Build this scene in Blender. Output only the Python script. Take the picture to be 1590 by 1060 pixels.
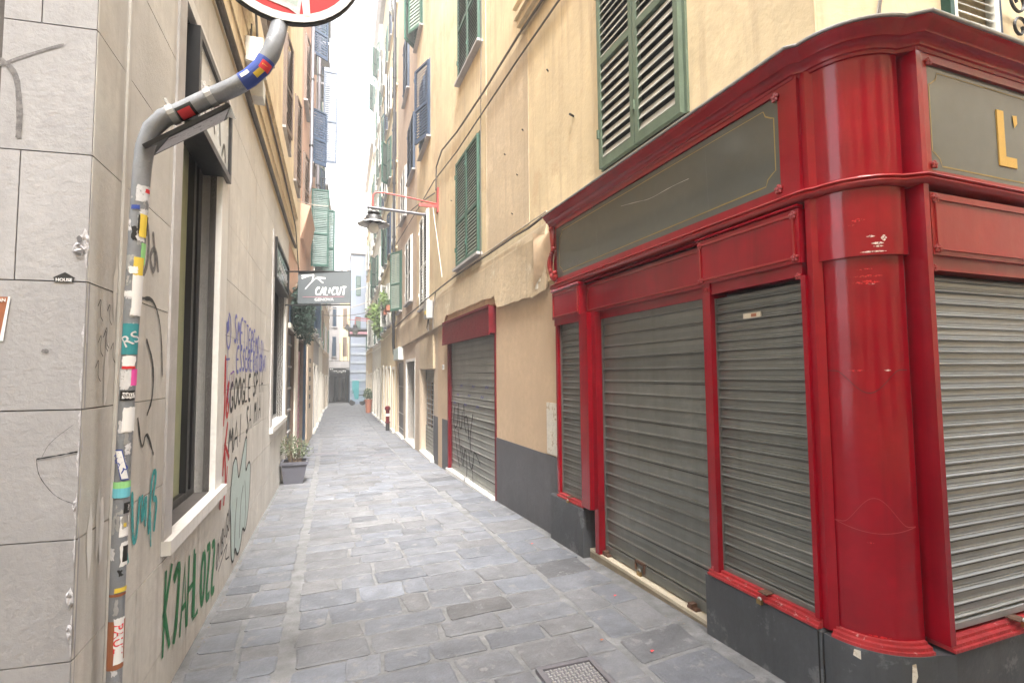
import bpy, math, random
from mathutils import Vector, Matrix
random.seed(7)
R = math.radians
sc = bpy.context.scene
for o in list(bpy.data.objects): bpy.data.objects.remove(o)
C = sc.collection

# ------------------------------------------------------------------ camera, sky, sun, exposure
def basis(yaw, pitch, roll):
    f = Vector((0, math.cos(pitch), math.sin(pitch))); r = Vector((1, 0, 0)); u = r.cross(f)
    r2 = math.cos(roll)*r + math.sin(roll)*u; u2 = -math.sin(roll)*r + math.cos(roll)*u
    Z = Matrix.Rotation(-yaw, 3, 'Z')
    return Z @ r2, Z @ u2, Z @ f
cr, cu, cf = basis(R(19.32), R(3.567), R(-0.54))
cam = bpy.data.objects.new('camera', bpy.data.cameras.new('camera')); C.objects.link(cam)
m = Matrix((cr, cu, -cf)).transposed().to_4x4(); m.translation = (0, 0, 1.6)
cam.matrix_world = m
cam.data.sensor_width = 36; cam.data.lens = 36*807/1590
cam.data.clip_start = 0.05; cam.data.clip_end = 600
sc.camera = cam

w = bpy.data.worlds.new('World'); sc.world = w; w.use_nodes = True
nt = w.node_tree; nt.nodes.clear()
sky = nt.nodes.new('ShaderNodeTexSky'); sky.sky_type = 'NISHITA'; sky.sun_disc = False
SUN_EL, SUN_AZ = 56.0, 181.0            # azimuth from +Y clockwise: the sun stands behind the camera
sky.sun_elevation = R(SUN_EL); sky.sun_rotation = R(SUN_AZ)
sky.air_density = 1.0; sky.dust_density = 6.0; sky.ozone_density = 1.0
hs = nt.nodes.new('ShaderNodeHueSaturation'); hs.inputs['Saturation'].default_value = 0.22; hs.inputs['Value'].default_value = 1.35
bg = nt.nodes.new('ShaderNodeBackground'); bg.inputs['Strength'].default_value = 0.15
wo = nt.nodes.new('ShaderNodeOutputWorld')
nt.links.new(sky.outputs[0], hs.inputs['Color']); nt.links.new(hs.outputs[0], bg.inputs[0]); nt.links.new(bg.outputs[0], wo.inputs[0])
sl = bpy.data.lights.new('sun', 'SUN'); sl.energy = 4.2; sl.angle = R(24); sl.color = (1, .95, .88)
sun = bpy.data.objects.new('sun', sl); C.objects.link(sun)
sd = Vector((math.sin(R(SUN_AZ))*math.cos(R(SUN_EL)), math.cos(R(SUN_AZ))*math.cos(R(SUN_EL)), math.sin(R(SUN_EL))))
sun.rotation_euler = sd.to_track_quat('Z', 'Y').to_euler()
vs = sc.view_settings; vs.view_transform = 'Standard'; vs.look = 'None'; vs.exposure = 2.27; vs.gamma = 1; vs.use_curve_mapping = False
sc.cycles.max_bounces = 10; sc.cycles.diffuse_bounces = 4; sc.cycles.glossy_bounces = 4

# ------------------------------------------------------------------ materials
MATS = {}
def mat(name, col, rough=.8, var=.12, scale=3, metal=0, coat=0, bump=.2, bscale=60, streak=0, streakcol=None, rnd=0, attr=False,
        patch=None, patch_lo=.55, patch_scale=1.5, spec=None, trans=0):
    if name in MATS: return MATS[name]
    m = bpy.data.materials.new(name); m.use_nodes = True; MATS[name] = m
    t = m.node_tree; n = t.nodes; L = t.links; b = n['Principled BSDF']
    b.inputs['Roughness'].default_value = rough; b.inputs['Metallic'].default_value = metal
    b.inputs['Coat Weight'].default_value = coat; b.inputs['Coat Roughness'].default_value = .12
    if spec is not None: b.inputs['Specular IOR Level'].default_value = spec
    if trans: b.inputs['Transmission Weight'].default_value = trans
    g = n.new('ShaderNodeNewGeometry').outputs['Position']
    def noise(sc_, det=6, vec=g, ro=.6):
        x = n.new('ShaderNodeTexNoise'); x.inputs['Scale'].default_value = sc_; x.inputs['Detail'].default_value = det; x.inputs['Roughness'].default_value = ro
        L.new(vec, x.inputs['Vector']); return x.outputs['Fac']
    def ramp(f, lo, hi):
        x = n.new('ShaderNodeMapRange'); x.inputs['From Min'].default_value = lo; x.inputs['From Max'].default_value = hi
        L.new(f, x.inputs['Value']); return x.outputs['Result']
    def mix(f, a, c, bt='MIX'):
        x = n.new('ShaderNodeMix'); x.data_type = 'RGBA'; x.blend_type = bt
        if isinstance(f, (int, float)): x.inputs['Factor'].default_value = f
        else: L.new(f, x.inputs['Factor'])
        for v, k in ((a, 6), (c, 7)):
            if isinstance(v, tuple): x.inputs[k].default_value = (*v[:3], 1)
            else: L.new(v, x.inputs[k])
        return x.outputs[2]
    lo = tuple(c*(1-var*1.6) for c in col); hi = tuple(min(1, c*(1+var)) for c in col)
    cur = mix(ramp(noise(scale), .3, .7), lo, hi)
    cur = mix(ramp(noise(scale*9, 4), .35, .75), cur, tuple(c*.88 for c in col)) if var > .05 else cur
    if rnd:
        oi = n.new('ShaderNodeObjectInfo').outputs['Random']
        h = n.new('ShaderNodeHueSaturation'); L.new(cur, h.inputs['Color']); L.new(ramp(oi, 0, 1), h.inputs['Value'])
        mr = h.inputs['Value'].links[0].from_node; mr.inputs['To Min'].default_value = 1-rnd; mr.inputs['To Max'].default_value = 1+rnd
        cur = h.outputs[0]
    if attr:
        a = n.new('ShaderNodeAttribute'); a.attribute_name = 'tone'
        cur = mix(1.0, cur, a.outputs['Color'], 'MULTIPLY')
    if patch is not None:
        cur = mix(ramp(noise(patch_scale, 8, ro=.7), patch_lo, patch_lo+.06), cur, patch)
    if streak:
        mp = n.new('ShaderNodeMapping'); mp.inputs['Scale'].default_value = (6, 6, .35); L.new(g, mp.inputs['Vector'])
        s = ramp(noise(1.6, 6, mp.outputs[0], .65), .5, .85)
        ml = n.new('ShaderNodeMath'); ml.operation = 'MULTIPLY'; L.new(s, ml.inputs[0]); ml.inputs[1].default_value = streak
        cur = mix(ml.outputs[0], cur, streakcol or tuple(c*.35 for c in col))
    L.new(cur, b.inputs['Base Color'])
    if bump:
        bp = n.new('ShaderNodeBump'); bp.inputs['Strength'].default_value = bump; bp.inputs['Distance'].default_value = .01
        L.new(noise(bscale, 5), bp.inputs['Height']); L.new(bp.outputs[0], b.inputs['Normal'])
    rr = n.new('ShaderNodeMapRange'); L.new(noise(scale*3, 4), rr.inputs['Value'])
    rr.inputs['To Min'].default_value = max(.02, rough-.1); rr.inputs['To Max'].default_value = min(1, rough+.1); L.new(rr.outputs[0], b.inputs['Roughness'])
    return m
def M(k): return MATS[k]
def wear(name, sc_=55, lo=.30, hi=.52, base=.0):
    m = MATS[name]; t = m.node_tree; n = t.nodes; b = n['Principled BSDF']
    g = n.new('ShaderNodeNewGeometry'); x = n.new('ShaderNodeTexNoise'); x.inputs['Scale'].default_value = sc_; x.inputs['Detail'].default_value = 8; x.inputs['Roughness'].default_value = .75
    t.links.new(g.outputs['Position'], x.inputs['Vector']); r = n.new('ShaderNodeMapRange'); r.inputs['From Min'].default_value = lo; r.inputs['From Max'].default_value = hi; r.inputs['To Min'].default_value = base
    t.links.new(x.outputs['Fac'], r.inputs['Value']); t.links.new(r.outputs['Result'], b.inputs['Alpha'])
mat('stone', (.385, .38, .39), .75, .10, 2.2, bump=.35, bscale=45, streak=.35, streakcol=(.2, .19, .19), rnd=.06, patch=(.36, .34, .33), patch_lo=.62, patch_scale=2.3)  # front slabs: dirt plus the darkness of the shaded side in the colour
mat('stone_lit', (.66, .635, .59), .75, .12, 2.0, bump=.22, bscale=45, streak=.6, streakcol=(.27, .24, .22), rnd=.05)  # same cladding on the alley side, its warmer light painted in
mat('stone_joint', (.10, .09, .085), .9, .2, 9)
mat('marble', (.82, .80, .76), .4, .07, 3, bump=.05, streak=.35, streakcol=(.35, .3, .25))
mat('marble_grey', (.52, .50, .49), .5, .16, 6, bump=.15, streak=.5, streakcol=(.25, .23, .22))
mat('slab', (.162, .169, .188), .6, .24, 6, bump=.9, bscale=30, attr=True, patch=(.205, .207, .212), patch_lo=.58, patch_scale=9)
mat('mortar', (.195, .198, .205), .9, .34, 8, bump=.5, bscale=80)
mat('ochre', (.72, .59, .385), .9, .16, .9, bump=.35, bscale=18, streak=.9, streakcol=(.42, .31, .2), patch=(.60, .46, .29), patch_lo=.55, patch_scale=1.1)
mat('ochre_patch', (.60, .485, .34), .9, .14, 1.3, bump=.5, bscale=14, streak=.8, streakcol=(.38, .29, .21), patch=(.65, .53, .38), patch_lo=.55, patch_scale=1.8)
mat('ochre_low', (.585, .435, .295), .85, .10, 1.4, bump=.1, bscale=25, streak=.15, streakcol=(.42, .3, .2))
mat('ochre_old', (.56, .45, .31), .9, .2, 1.6, bump=.6, bscale=14, streak=.55, streakcol=(.22, .17, .13), patch=(.62, .55, .42), patch_lo=.60, patch_scale=2.2)
mat('beige_wall', (.58, .47, .36), .9, .12, .9, bump=.3, bscale=20, streak=.45, streakcol=(.33, .26, .2))
mat('yellow_wall', (.80, .66, .42), .9, .08, .8, bump=.2, bscale=20, streak=.3, streakcol=(.5, .4, .28))
mat('pink_wall', (.62, .40, .29), .9, .1, .8, bump=.2, bscale=20, streak=.3, streakcol=(.36, .25, .2))
mat('cream_wall', (.82, .77, .68), .9, .07, .8, bump=.2, bscale=20, streak=.35, streakcol=(.5, .46, .42))
mat('grey_wall', (.42, .40, .40), .9, .15, .8, bump=.3, bscale=20, streak=.5)
mat('blue_wall', (.24, .28, .36), .9, .12, 1.0, bump=.2, bscale=20, streak=.35, streakcol=(.4, .42, .46))
mat('blue_band', (.33, .37, .43), .9, .12, 2, bump=.1)
mat('dado', (.105, .105, .115), .55, .12, 2.5, bump=.25, bscale=25, streak=.35, streakcol=(.055, .055, .06))
mat('plinth', (.075, .08, .088), .5, .18, 4, bump=.35, bscale=22, streak=.5, streakcol=(.03, .03, .033), patch=(.15, .155, .165), patch_lo=.58, patch_scale=5)
mat('red', (.275, .002, .011), .15, .2, 2.2, coat=.25, bump=.3, bscale=4.5, streak=.7, streakcol=(.11, .001, .004), spec=.35)
mat('red_dark', (.13, .004, .010), .45, .2, 5, coat=.05, bump=.1, bscale=10, streak=.4, spec=.3)
mat('red_light', (.30, .012, .012), .34, .14, 4, coat=.2, bump=.15, bscale=9, streak=.3, streakcol=(.42, .09, .05), patch=(.26, .012, .012), patch_lo=.6, patch_scale=4)  # paler shop red for corner front and trim; orange reflected sheen painted in
mat('red_worn', (.40, .03, .035), .5, .25, 14, bump=.7, bscale=40, patch=(.62, .45, .43), patch_lo=.62, patch_scale=22)
mat('scrape', (.78, .66, .60), .6, .15, 40, bump=.3)
mat('signglass', (.095, .10, .088), .12, .06, 1.5, bump=0, coat=.3)
mat('gold', (.62, .38, .08), .45, .08, 10, bump=0)
mat('goldline', (.34, .24, .07), .5, .1, 10, bump=0)
mat('zinc', (.50, .50, .50), .45, .12, 8, metal=.5, bump=.2, bscale=20)
mat('shutter_dark', (.20, .205, .19), .34, .12, 2, metal=.45, bump=.04, bscale=12, streak=.35, streakcol=(.085, .08, .065), rnd=.10)
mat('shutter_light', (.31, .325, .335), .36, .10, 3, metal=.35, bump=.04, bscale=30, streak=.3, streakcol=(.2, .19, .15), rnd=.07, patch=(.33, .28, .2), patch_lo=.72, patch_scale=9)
mat('shutter_mid', (.33, .335, .31), .45, .14, 3, metal=.35, bump=.04, bscale=30, streak=.3, streakcol=(.17, .165, .14), rnd=.14)
mat('void', (.012, .012, .012), .8, .05, 3, bump=0)  # near-black: joints and cracks, and shade painted into recesses
mat('green_dark', (.035, .105, .075), .5, .15, 5, bump=.1)
mat('green_pale', (.115, .165, .115), .55, .16, 6, bump=.15, streak=.3, streakcol=(.2, .22, .17))
mat('slat_lit', (.40, .39, .345), .6, .2, 6, bump=.1, streak=.3, streakcol=(.2, .19, .16))  # shutter green paled; bounce light on the slat undersides is painted in
mat('slat_green_lit', (.27, .33, .28), .6, .15, 6, bump=.1)  # greyed green slats, lightened in colour for the same bounce light
mat('green_teal', (.005, .055, .04), .5, .1, 5, bump=.05)
mat('white_paint', (.74, .74, .70), .5, .06, 5, bump=.05)
mat('blue_frame', (.03, .055, .10), .5, .1, 5, bump=.05)
mat('navy', (.02, .05, .09), .45, .2, 5, bump=.1)
mat('pinkslat', (.50, .25, .30), .5, .1, 5, bump=.1)
mat('pipe_grey', (.27, .285, .31), .5, .14, 12, metal=.15, bump=.25, bscale=40, patch=(.48, .47, .46), patch_lo=.60, patch_scale=14)
mat('pipe_metal', (.22, .215, .24), .5, .12, 6, metal=.4, bump=.1)
mat('iron', (.03, .03, .032), .5, .15, 10, metal=.3, bump=.2)
mat('brown_wood', (.17, .12, .09), .6, .15, 8, bump=.2)
mat('frame_black', (.018, .018, .02), .35, .1, 10, bump=.05)
mat('pane_reflect', (.50, .52, .33), .12, .08, 1.2, bump=0, coat=.3)  # pale green reflection painted into the glass colour
mat('pane_dark', (.03, .04, .045), .08, .1, 3, bump=0)
mat('sign_grey', (.115, .13, .14), .5, .04, 3, bump=0)
mat('white_print', (.85, .85, .85), .6, .02, 3, bump=0)
mat('pink_print', (.85, .10, .42), .6, .03, 3, bump=0)
mat('black_print', (.02, .02, .02), .6, .02, 3, bump=0)
mat('teal_print', (.04, .27, .30), .6, .05, 3, bump=0)
mat('yellow_print', (.80, .60, .08), .6, .04, 3, bump=0)
mat('brown_print', (.36, .13, .06), .6, .1, 30, bump=0)
mat('navy_print', (.04, .08, .35), .6, .04, 3, bump=0)
mat('sky_print', (.18, .60, .72), .6, .06, 3, bump=0)
mat('lime_print', (.35, .75, .30), .6, .06, 3, bump=0)
mat('red_print', (.70, .04, .05), .5, .06, 5, bump=0)
mat('paper', (.72, .72, .74), .7, .12, 60, bump=.3, bscale=120)
mat('spray_blue', (.17, .18, .52), .8, .25, 40, bump=0)
mat('spray_violet', (.24, .12, .42), .8, .25, 40, bump=0)
mat('spray_red', (.58, .03, .035), .8, .12, 40, bump=0)
mat('spray_black', (.035, .035, .035), .8, .5, 40, bump=0)
mat('spray_grey', (.20, .19, .19), .8, .25, 30, bump=0)
mat('spray_green', (.02, .22, .08), .8, .2, 40, bump=0)
mat('spray_cyan', (.05, .42, .44), .8, .2, 40, bump=0)
mat('spray_pale', (.50, .60, .58), .8, .06, 10, bump=0)
mat('pot_grey', (.10, .10, .12), .5, .12, 5, bump=.1)
mat('red_print2', (.62, .01, .015), .35, .1, 20, bump=0)
mat('terracotta', (.45, .16, .09), .8, .12, 8, bump=.2)
mat('leaf', (.075, .13, .05), .6, .4, 30, bump=0)
mat('leaf_olive', (.14, .17, .10), .6, .35, 30, bump=0)
mat('leaf_fir', (.03, .06, .045), .7, .5, 30, bump=0)
mat('leaf_bright', (.15, .23, .06), .6, .35, 12, bump=0)
mat('twig', (.22, .16, .11), .8, .2, 20, bump=.2)
mat('soil', (.05, .035, .025), .9, .3, 30, bump=.5)
mat('opal', (.80, .82, .80), .25, .03, 3, bump=0)
mat('brass', (.35, .24, .10), .35, .15, 20, metal=.8, bump=.1)
mat('rust', (.13, .07, .045), .8, .4, 30, bump=.5)
mat('step', (.62, .55, .43), .7, .12, 6, bump=.35, bscale=30, streak=.3)
mat('step_side', (.34, .29, .22), .85, .25, 6, bump=.6, bscale=25)
mat('cable', (.12, .105, .09), .7, .2, 10, bump=.1)
mat('cable_pale', (.55, .50, .44), .7, .1, 10, bump=.1)
mat('lamp_red', (.42, .06, .05), .5, .15, 10, bump=.1)
mat('rubber', (.02, .02, .02), .7, .1, 10, bump=.1)
mat('scooter_paint', (.25, .33, .42), .3, .05, 5, coat=.5, bump=0)
mat('awning', (.05, .05, .055), .7, .1, 10, bump=.1)
mat('hole_shade', (.17, .165, .17), .9, .3, 20, bump=.2)
mat('chip', (.58, .57, .60), .9, .2, 30, bump=.8, bscale=60)
mat('plaster_white', (.70, .66, .58), .9, .15, 12, bump=.6, bscale=30, patch=(.45, .37, .27), patch_lo=.55, patch_scale=12)

for k in ('spray_blue', 'spray_violet', 'spray_red', 'spray_black', 'spray_green', 'spray_cyan', 'spray_grey'): wear(k, 60, .30, .55, .4)
for k in ('scrape', 'red_print2'): wear(k, 90, .42, .55)
wear('paper', 35, .36, .42)
# ------------------------------------------------------------------ mesh helpers
def wloc(o):
    v = Vector(o.location); p = o.parent
    while p: v = p.matrix_basis @ v; p = p.parent
    return v
def wmat(o):
    m_ = o.matrix_basis.copy(); p = o.parent
    while p: m_ = p.matrix_basis @ m_; p = p.parent
    return m_
class MB:
    def __init__(s, f=None): s.v = []; s.f = []; s.map = f or (lambda x, y, z: (x, y, z))
    def add(s, vs, fs):
        b = len(s.v); s.v += [tuple(s.map(*v)) for v in vs]; s.f += [tuple(b+i for i in f) for f in fs]; return s
    def box(s, x0, x1, y0, y1, z0, z1):
        if x0 > x1: x0, x1 = x1, x0
        if y0 > y1: y0, y1 = y1, y0
        if z0 > z1: z0, z1 = z1, z0
        return s.add([(x0, y0, z0), (x1, y0, z0), (x1, y1, z0), (x0, y1, z0), (x0, y0, z1), (x1, y0, z1), (x1, y1, z1), (x0, y1, z1)],
                     [(0, 3, 2, 1), (4, 5, 6, 7), (0, 1, 5, 4), (1, 2, 6, 5), (2, 3, 7, 6), (3, 0, 4, 7)])
    def cbox(s, x0, x1, y0, y1, z0, z1, c):     # box with its y0 (front) face chamfered by c
        vs = [(x0, y1, z0), (x1, y1, z0), (x1, y1, z1), (x0, y1, z1), (x0, y0+c, z0), (x1, y0+c, z0), (x1, y0+c, z1), (x0, y0+c, z1),
              (x0+c, y0, z0+c), (x1-c, y0, z0+c), (x1-c, y0, z1-c), (x0+c, y0, z1-c)]
        return s.add(vs, [(0, 3, 2, 1), (0, 1, 5, 4), (1, 2, 6, 5), (2, 3, 7, 6), (3, 0, 4, 7), (4, 5, 9, 8), (5, 6, 10, 9), (6, 7, 11, 10), (7, 4, 8, 11), (8, 9, 10, 11)])
    def prism(s, poly, z0, z1):
        n = len(poly)
        return s.add([(x, y, z0) for x, y in poly]+[(x, y, z1) for x, y in poly],
                     [tuple(range(n))[::-1], tuple(range(n, 2*n))]+[(i, (i+1) % n, n+(i+1) % n, n+i) for i in range(n)])
    def tube(s, pts, r, seg=8, caps=True):
        pts = [Vector(p) for p in pts]; rs = r if isinstance(r, (list, tuple)) else [r]*len(pts)
        V = []; up = None
        for i, p in enumerate(pts):
            d = ((pts[min(i+1, len(pts)-1)]-pts[max(i-1, 0)])).normalized()
            if up is None:
                a = Vector((0, 0, 1)) if abs(d.z) < .9 else Vector((1, 0, 0)); up = (a - d*a.dot(d)).normalized()
            else: up = (up - d*up.dot(d)).normalized()
            q = d.cross(up)
            for k in range(seg):
                t = 2*math.pi*k/seg; V.append(p+(up*math.cos(t)+q*math.sin(t))*rs[i])
        F = [(i*seg+k, i*seg+(k+1) % seg, (i+1)*seg+(k+1) % seg, (i+1)*seg+k) for i in range(len(pts)-1) for k in range(seg)]
        if caps: F += [tuple(range(seg))[::-1], tuple(range((len(pts)-1)*seg, len(pts)*seg))]
        return s.add([tuple(v) for v in V], F)
    def lathe(s, prof, cx=0, cy=0, cz=0, seg=20, sx=1, sy=1):
        V = []; F = []; n = len(prof)
        for k in range(seg):
            t = 2*math.pi*k/seg
            V += [(cx+r*math.cos(t)*sx, cy+r*math.sin(t)*sy, cz+z) for r, z in prof]
        for k in range(seg):
            for i in range(n-1): F.append((k*n+i, ((k+1) % seg)*n+i, ((k+1) % seg)*n+i+1, k*n+i+1))
        return s.add(V, F)
    def ball(s, c, r, seg=8, rings=5, sc3=(1, 1, 1)):
        V = [(c[0], c[1], c[2]-r*sc3[2])]; F = []
        for i in range(1, rings):
            a = math.pi*i/rings
            for k in range(seg):
                t = 2*math.pi*k/seg; V.append((c[0]+r*sc3[0]*math.sin(a)*math.cos(t), c[1]+r*sc3[1]*math.sin(a)*math.sin(t), c[2]-r*sc3[2]*math.cos(a)))
        V.append((c[0], c[1], c[2]+r*sc3[2])); e = len(V)-1
        for k in range(seg):
            k2 = (k+1) % seg; F.append((0, 1+k2, 1+k)); F.append((e, e-seg+k, e-seg+k2))
            for i in range(rings-2): F.append((1+i*seg+k, 1+i*seg+k2, 1+(i+1)*seg+k2, 1+(i+1)*seg+k))
        return s.add(V, F)
    def sweep(s, path, prof, caps=True):       # path: 2-d points; prof: (out, z), out to the right hand of the path
        P = [Vector(p) for p in path]; V = []; n = len(prof)
        for i, p in enumerate(P):
            d0 = (P[i]-P[i-1]).normalized() if i else (P[1]-P[0]).normalized()
            d1 = (P[i+1]-P[i]).normalized() if i < len(P)-1 else d0
            n0 = Vector((d0.y, -d0.x)); n1 = Vector((d1.y, -d1.x)); nn = (n0+n1); nn = nn.normalized() if nn.length > 1e-6 else n0
            k = 1/max(.4, nn.dot(n0))
            V += [(p.x+nn.x*o*k, p.y+nn.y*o*k, z) for o, z in prof]
        F = [(i*n+j, i*n+(j+1) % n, (i+1)*n+(j+1) % n, (i+1)*n+j) for i in range(len(P)-1) for j in range(n)]
        if caps: F += [tuple(range(n)), tuple(range((len(P)-1)*n, len(P)*n))[::-1]]
        return s.add(V, F)
    def build(s, name, material, parent=None, kind=None, label=None, smooth=False, tone=None, local=False):
        me = bpy.data.meshes.new(name)
        if parent is not None and not local:
            inv = wmat(parent).inverted(); vs_ = [tuple(inv @ Vector(v)) for v in s.v]
        else: vs_ = s.v
        me.from_pydata(vs_, [], s.f); me.update()
        import bmesh
        bm = bmesh.new(); bm.from_mesh(me); bmesh.ops.recalc_face_normals(bm, faces=bm.faces); bm.to_mesh(me); bm.free()
        me.materials.append(M(material) if isinstance(material, str) else material)
        if smooth:
            for p in me.polygons: p.use_smooth = True
            try: me.set_sharp_from_angle(angle=R(40))
            except Exception: pass
        if tone is not None:
            a = me.color_attributes.new('tone', 'FLOAT_COLOR', 'POINT')
            for i, d in enumerate(a.data): d.color = (*(tone if not callable(tone) else tone(i)), 1)
        o = bpy.data.objects.new(name, me); C.objects.link(o)
        if parent is not None: o.parent = parent
        if kind: o['kind'] = kind
        if label: o['label'] = label
        return o
def thing(name, label, cat, loc=(0, 0, 0), rz=0, group=None):
    o = bpy.data.objects.new(name, None); C.objects.link(o); o.location = loc; o.rotation_euler = (0, 0, rz); o.empty_display_size = .2
    o['label'] = label; o['category'] = cat
    if group: o['group'] = group
    return o
def tagm(o, label, cat, group=None):
    o['label'] = label; o['category'] = cat
    if group: o['group'] = group
    return o
def inst(o, parent, loc=None, rot=None, name=None):
    c = bpy.data.objects.new(name or o.name.split('.')[0], o.data) if isinstance(o, bpy.types.Object) else bpy.data.objects.new(name, o)
    C.objects.link(c); c.parent = parent
    if loc is not None: c.location = loc
    if rot is not None: c.rotation_euler = rot
    return c
def mesh_of(mb, name, material):
    o = mb.build(name, material); me = o.data; bpy.data.objects.remove(o); return me
def text_mesh(txt, size, ext=0, shear=0, bold=0):
    cu_ = bpy.data.curves.new('txt', 'FONT'); cu_.body = txt; cu_.size = size; cu_.extrude = ext; cu_.align_x = 'CENTER'; cu_.align_y = 'CENTER'; cu_.shear = shear; cu_.offset = bold
    cu_.resolution_u = 3
    o = bpy.data.objects.new('txt', cu_); C.objects.link(o)
    dg = bpy.context.evaluated_depsgraph_get(); me = bpy.data.meshes.new_from_object(o.evaluated_get(dg)); bpy.data.objects.remove(o)
    return me
def put_text(name, txt, size, material, parent, loc, rotm, shear=0, bold=0, sx=1, sy=1, ext=.0006):
    me = text_mesh(txt, size, ext, shear, bold); me.name = name; me.materials.clear(); me.materials.append(M(material))
    W = Matrix.Translation(Vector(loc)) @ rotm.to_4x4() @ Matrix.Diagonal((sx, sy, 1, 1))
    me.transform((wmat(parent).inverted() @ W))
    o = bpy.data.objects.new(name, me); C.objects.link(o); o.parent = parent; return o

# ------------------------------------------------------------------ the planes of the place
def gz(y):
    if y < 26: return -.026*y
    if y < 44: t = (y-26)/18; return -.676 - .16*(2*t-t*t)*1.0
    return -.836
def lerp_tab(tab, y):
    if y <= tab[0][0]: (a, b), (c, d) = tab[0], tab[1]
    elif y >= tab[-1][0]: (a, b), (c, d) = tab[-2], tab[-1]
    else:
        for i in range(len(tab)-1):
            if tab[i][0] <= y <= tab[i+1][0]: (a, b), (c, d) = tab[i], tab[i+1]; break
    return b+(d-b)*(y-a)/(c-a), math.atan2(d-b, c-a)
RT = [(1.7, 2.401), (5.4, 2.28), (10.7, 2.13), (13, 2.165), (18, 2.24), (30, 2.50), (46, 2.86)]
LT = [(2.2, -.818), (11, -.787), (20, -.60), (31, -.50), (38, -.44), (46, -.04)]
class Side:
    def __init__(s, tab, right): s.t = tab; s.r = right
    def x(s, y): return lerp_tab(s.t, y)[0]
    def rot(s, y):
        a = lerp_tab(s.t, y)[1]          # heading of +Y run, dx/dy angle
        return -math.pi/2 - a if s.r else math.pi/2 - a
    def P(s, y, out, z):                 # out = metres out of the wall into the alley
        x, a = lerp_tab(s.t, y); k = -1 if s.r else 1
        return (x + k*out*math.cos(a), y - k*out*math.sin(a), z)
RS = Side(RT, True); LS = Side(LT, False)
def mapper(side): return lambda y, out, z: side.P(y, out, z)
def wallmb(side): return MB(mapper(side))
def rotm(side, y): return Matrix.Rotation(side.rot(y), 3, 'Z') @ Matrix.Rotation(math.pi/2, 3, 'X')
FX = Matrix.Rotation(math.pi/2, 3, 'X')

def wall_open(side, y0, y1, z0, z1, opens, name, material, parent, thick=.35, out=0, breaks=(), kind=None):
    """a real-thickness wall between y0..y1 with rectangular openings"""
    mb = wallmb(side)
    ys = sorted({y0, y1, *[v for o in opens for v in o[:2]], *[b for b in breaks if y0 < b < y1], *[t[0] for t in side.t if y0 < t[0] < y1]})
    for a, b in zip(ys, ys[1:]):
        cuts = sorted([(o[2], o[3]) for o in opens if o[0] <= a+1e-6 and o[1] >= b-1e-6])
        z = z0
        for c0, c1 in cuts:
            if c0 > z+1e-4: mb.box(a, b, out-thick, out, z, c0)
            z = max(z, c1)
        if z < z1-1e-4: mb.box(a, b, out-thick, out, z, z1)
    return mb.build(name, material, parent, kind=kind)

# ------------------------------------------------------------------ prototype parts
SLATS = {}; RSL = random.Random(31)
def slat_mesh(W, h, material, amp=.013):
    k = (round(W, 3), h, material)
    if k in SLATS: return SLATS[k]
    g_ = .0085 if h < .08 else .012
    prof = [(.004, 0), (.004, g_), (-amp*.55, g_), (-amp, g_+.0035), (-amp, g_+.0075), (-amp*.35, g_+.013), (-amp*.12, g_+.0135), (-amp*.3, g_+.018), (-amp*.1, g_+.022), (-amp*.3, h*.7), (-.001, h)]
    V = []; F = []
    for x in (0, W): V += [(x, y, z) for y, z in prof]
    n = len(prof)
    for i in range(n-1): F.append((i, n+i, n+i+1, i+1))
    me = mesh_of(MB().add(V, F), 'slat', material); SLATS[k] = me; return me
def roller(parent, loc, rz, W, H, pitch, material, guide='shutter_dark', lock=True, name='roller_shutter', bar=.05):
    """local: X right along the front, Y into the wall, Z up; origin at bottom left"""
    o = MB().box(-.012, 0, -.02, .02, 0, H).box(W, W+.012, -.02, .02, 0, H).build(name, guide, parent, local=True)
    inv = wmat(parent).inverted(); o.location = inv @ Vector(loc); o.rotation_euler = (0, 0, rz)
    MB().cbox(0, W, -.018, .004, 0, bar, .003).build('bottom_bar', material, o, local=True)
    MB().box(0, W, .008, .016, 0, H).build('slat_gap_shade', 'void', o, local=True)  # near-black sheet paints shade into the gaps between slats
    n = int((H-bar)/pitch + .999); me = slat_mesh(W, pitch, material)
    for i in range(n):
        h = min(pitch, H-bar-i*pitch)
        s = inst(me, o, (0, 0, bar+i*pitch), name='slat')
        s.scale = (1, RSL.uniform(.72, 1.3), h/pitch)
        s.rotation_euler = (R(RSL.uniform(-1.8, 1.8)), R(RSL.uniform(-.12, .12)), 0)
    return o
SLATM = {'green_pale': 'slat_lit', 'green_dark': 'slat_green_lit'}
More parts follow.
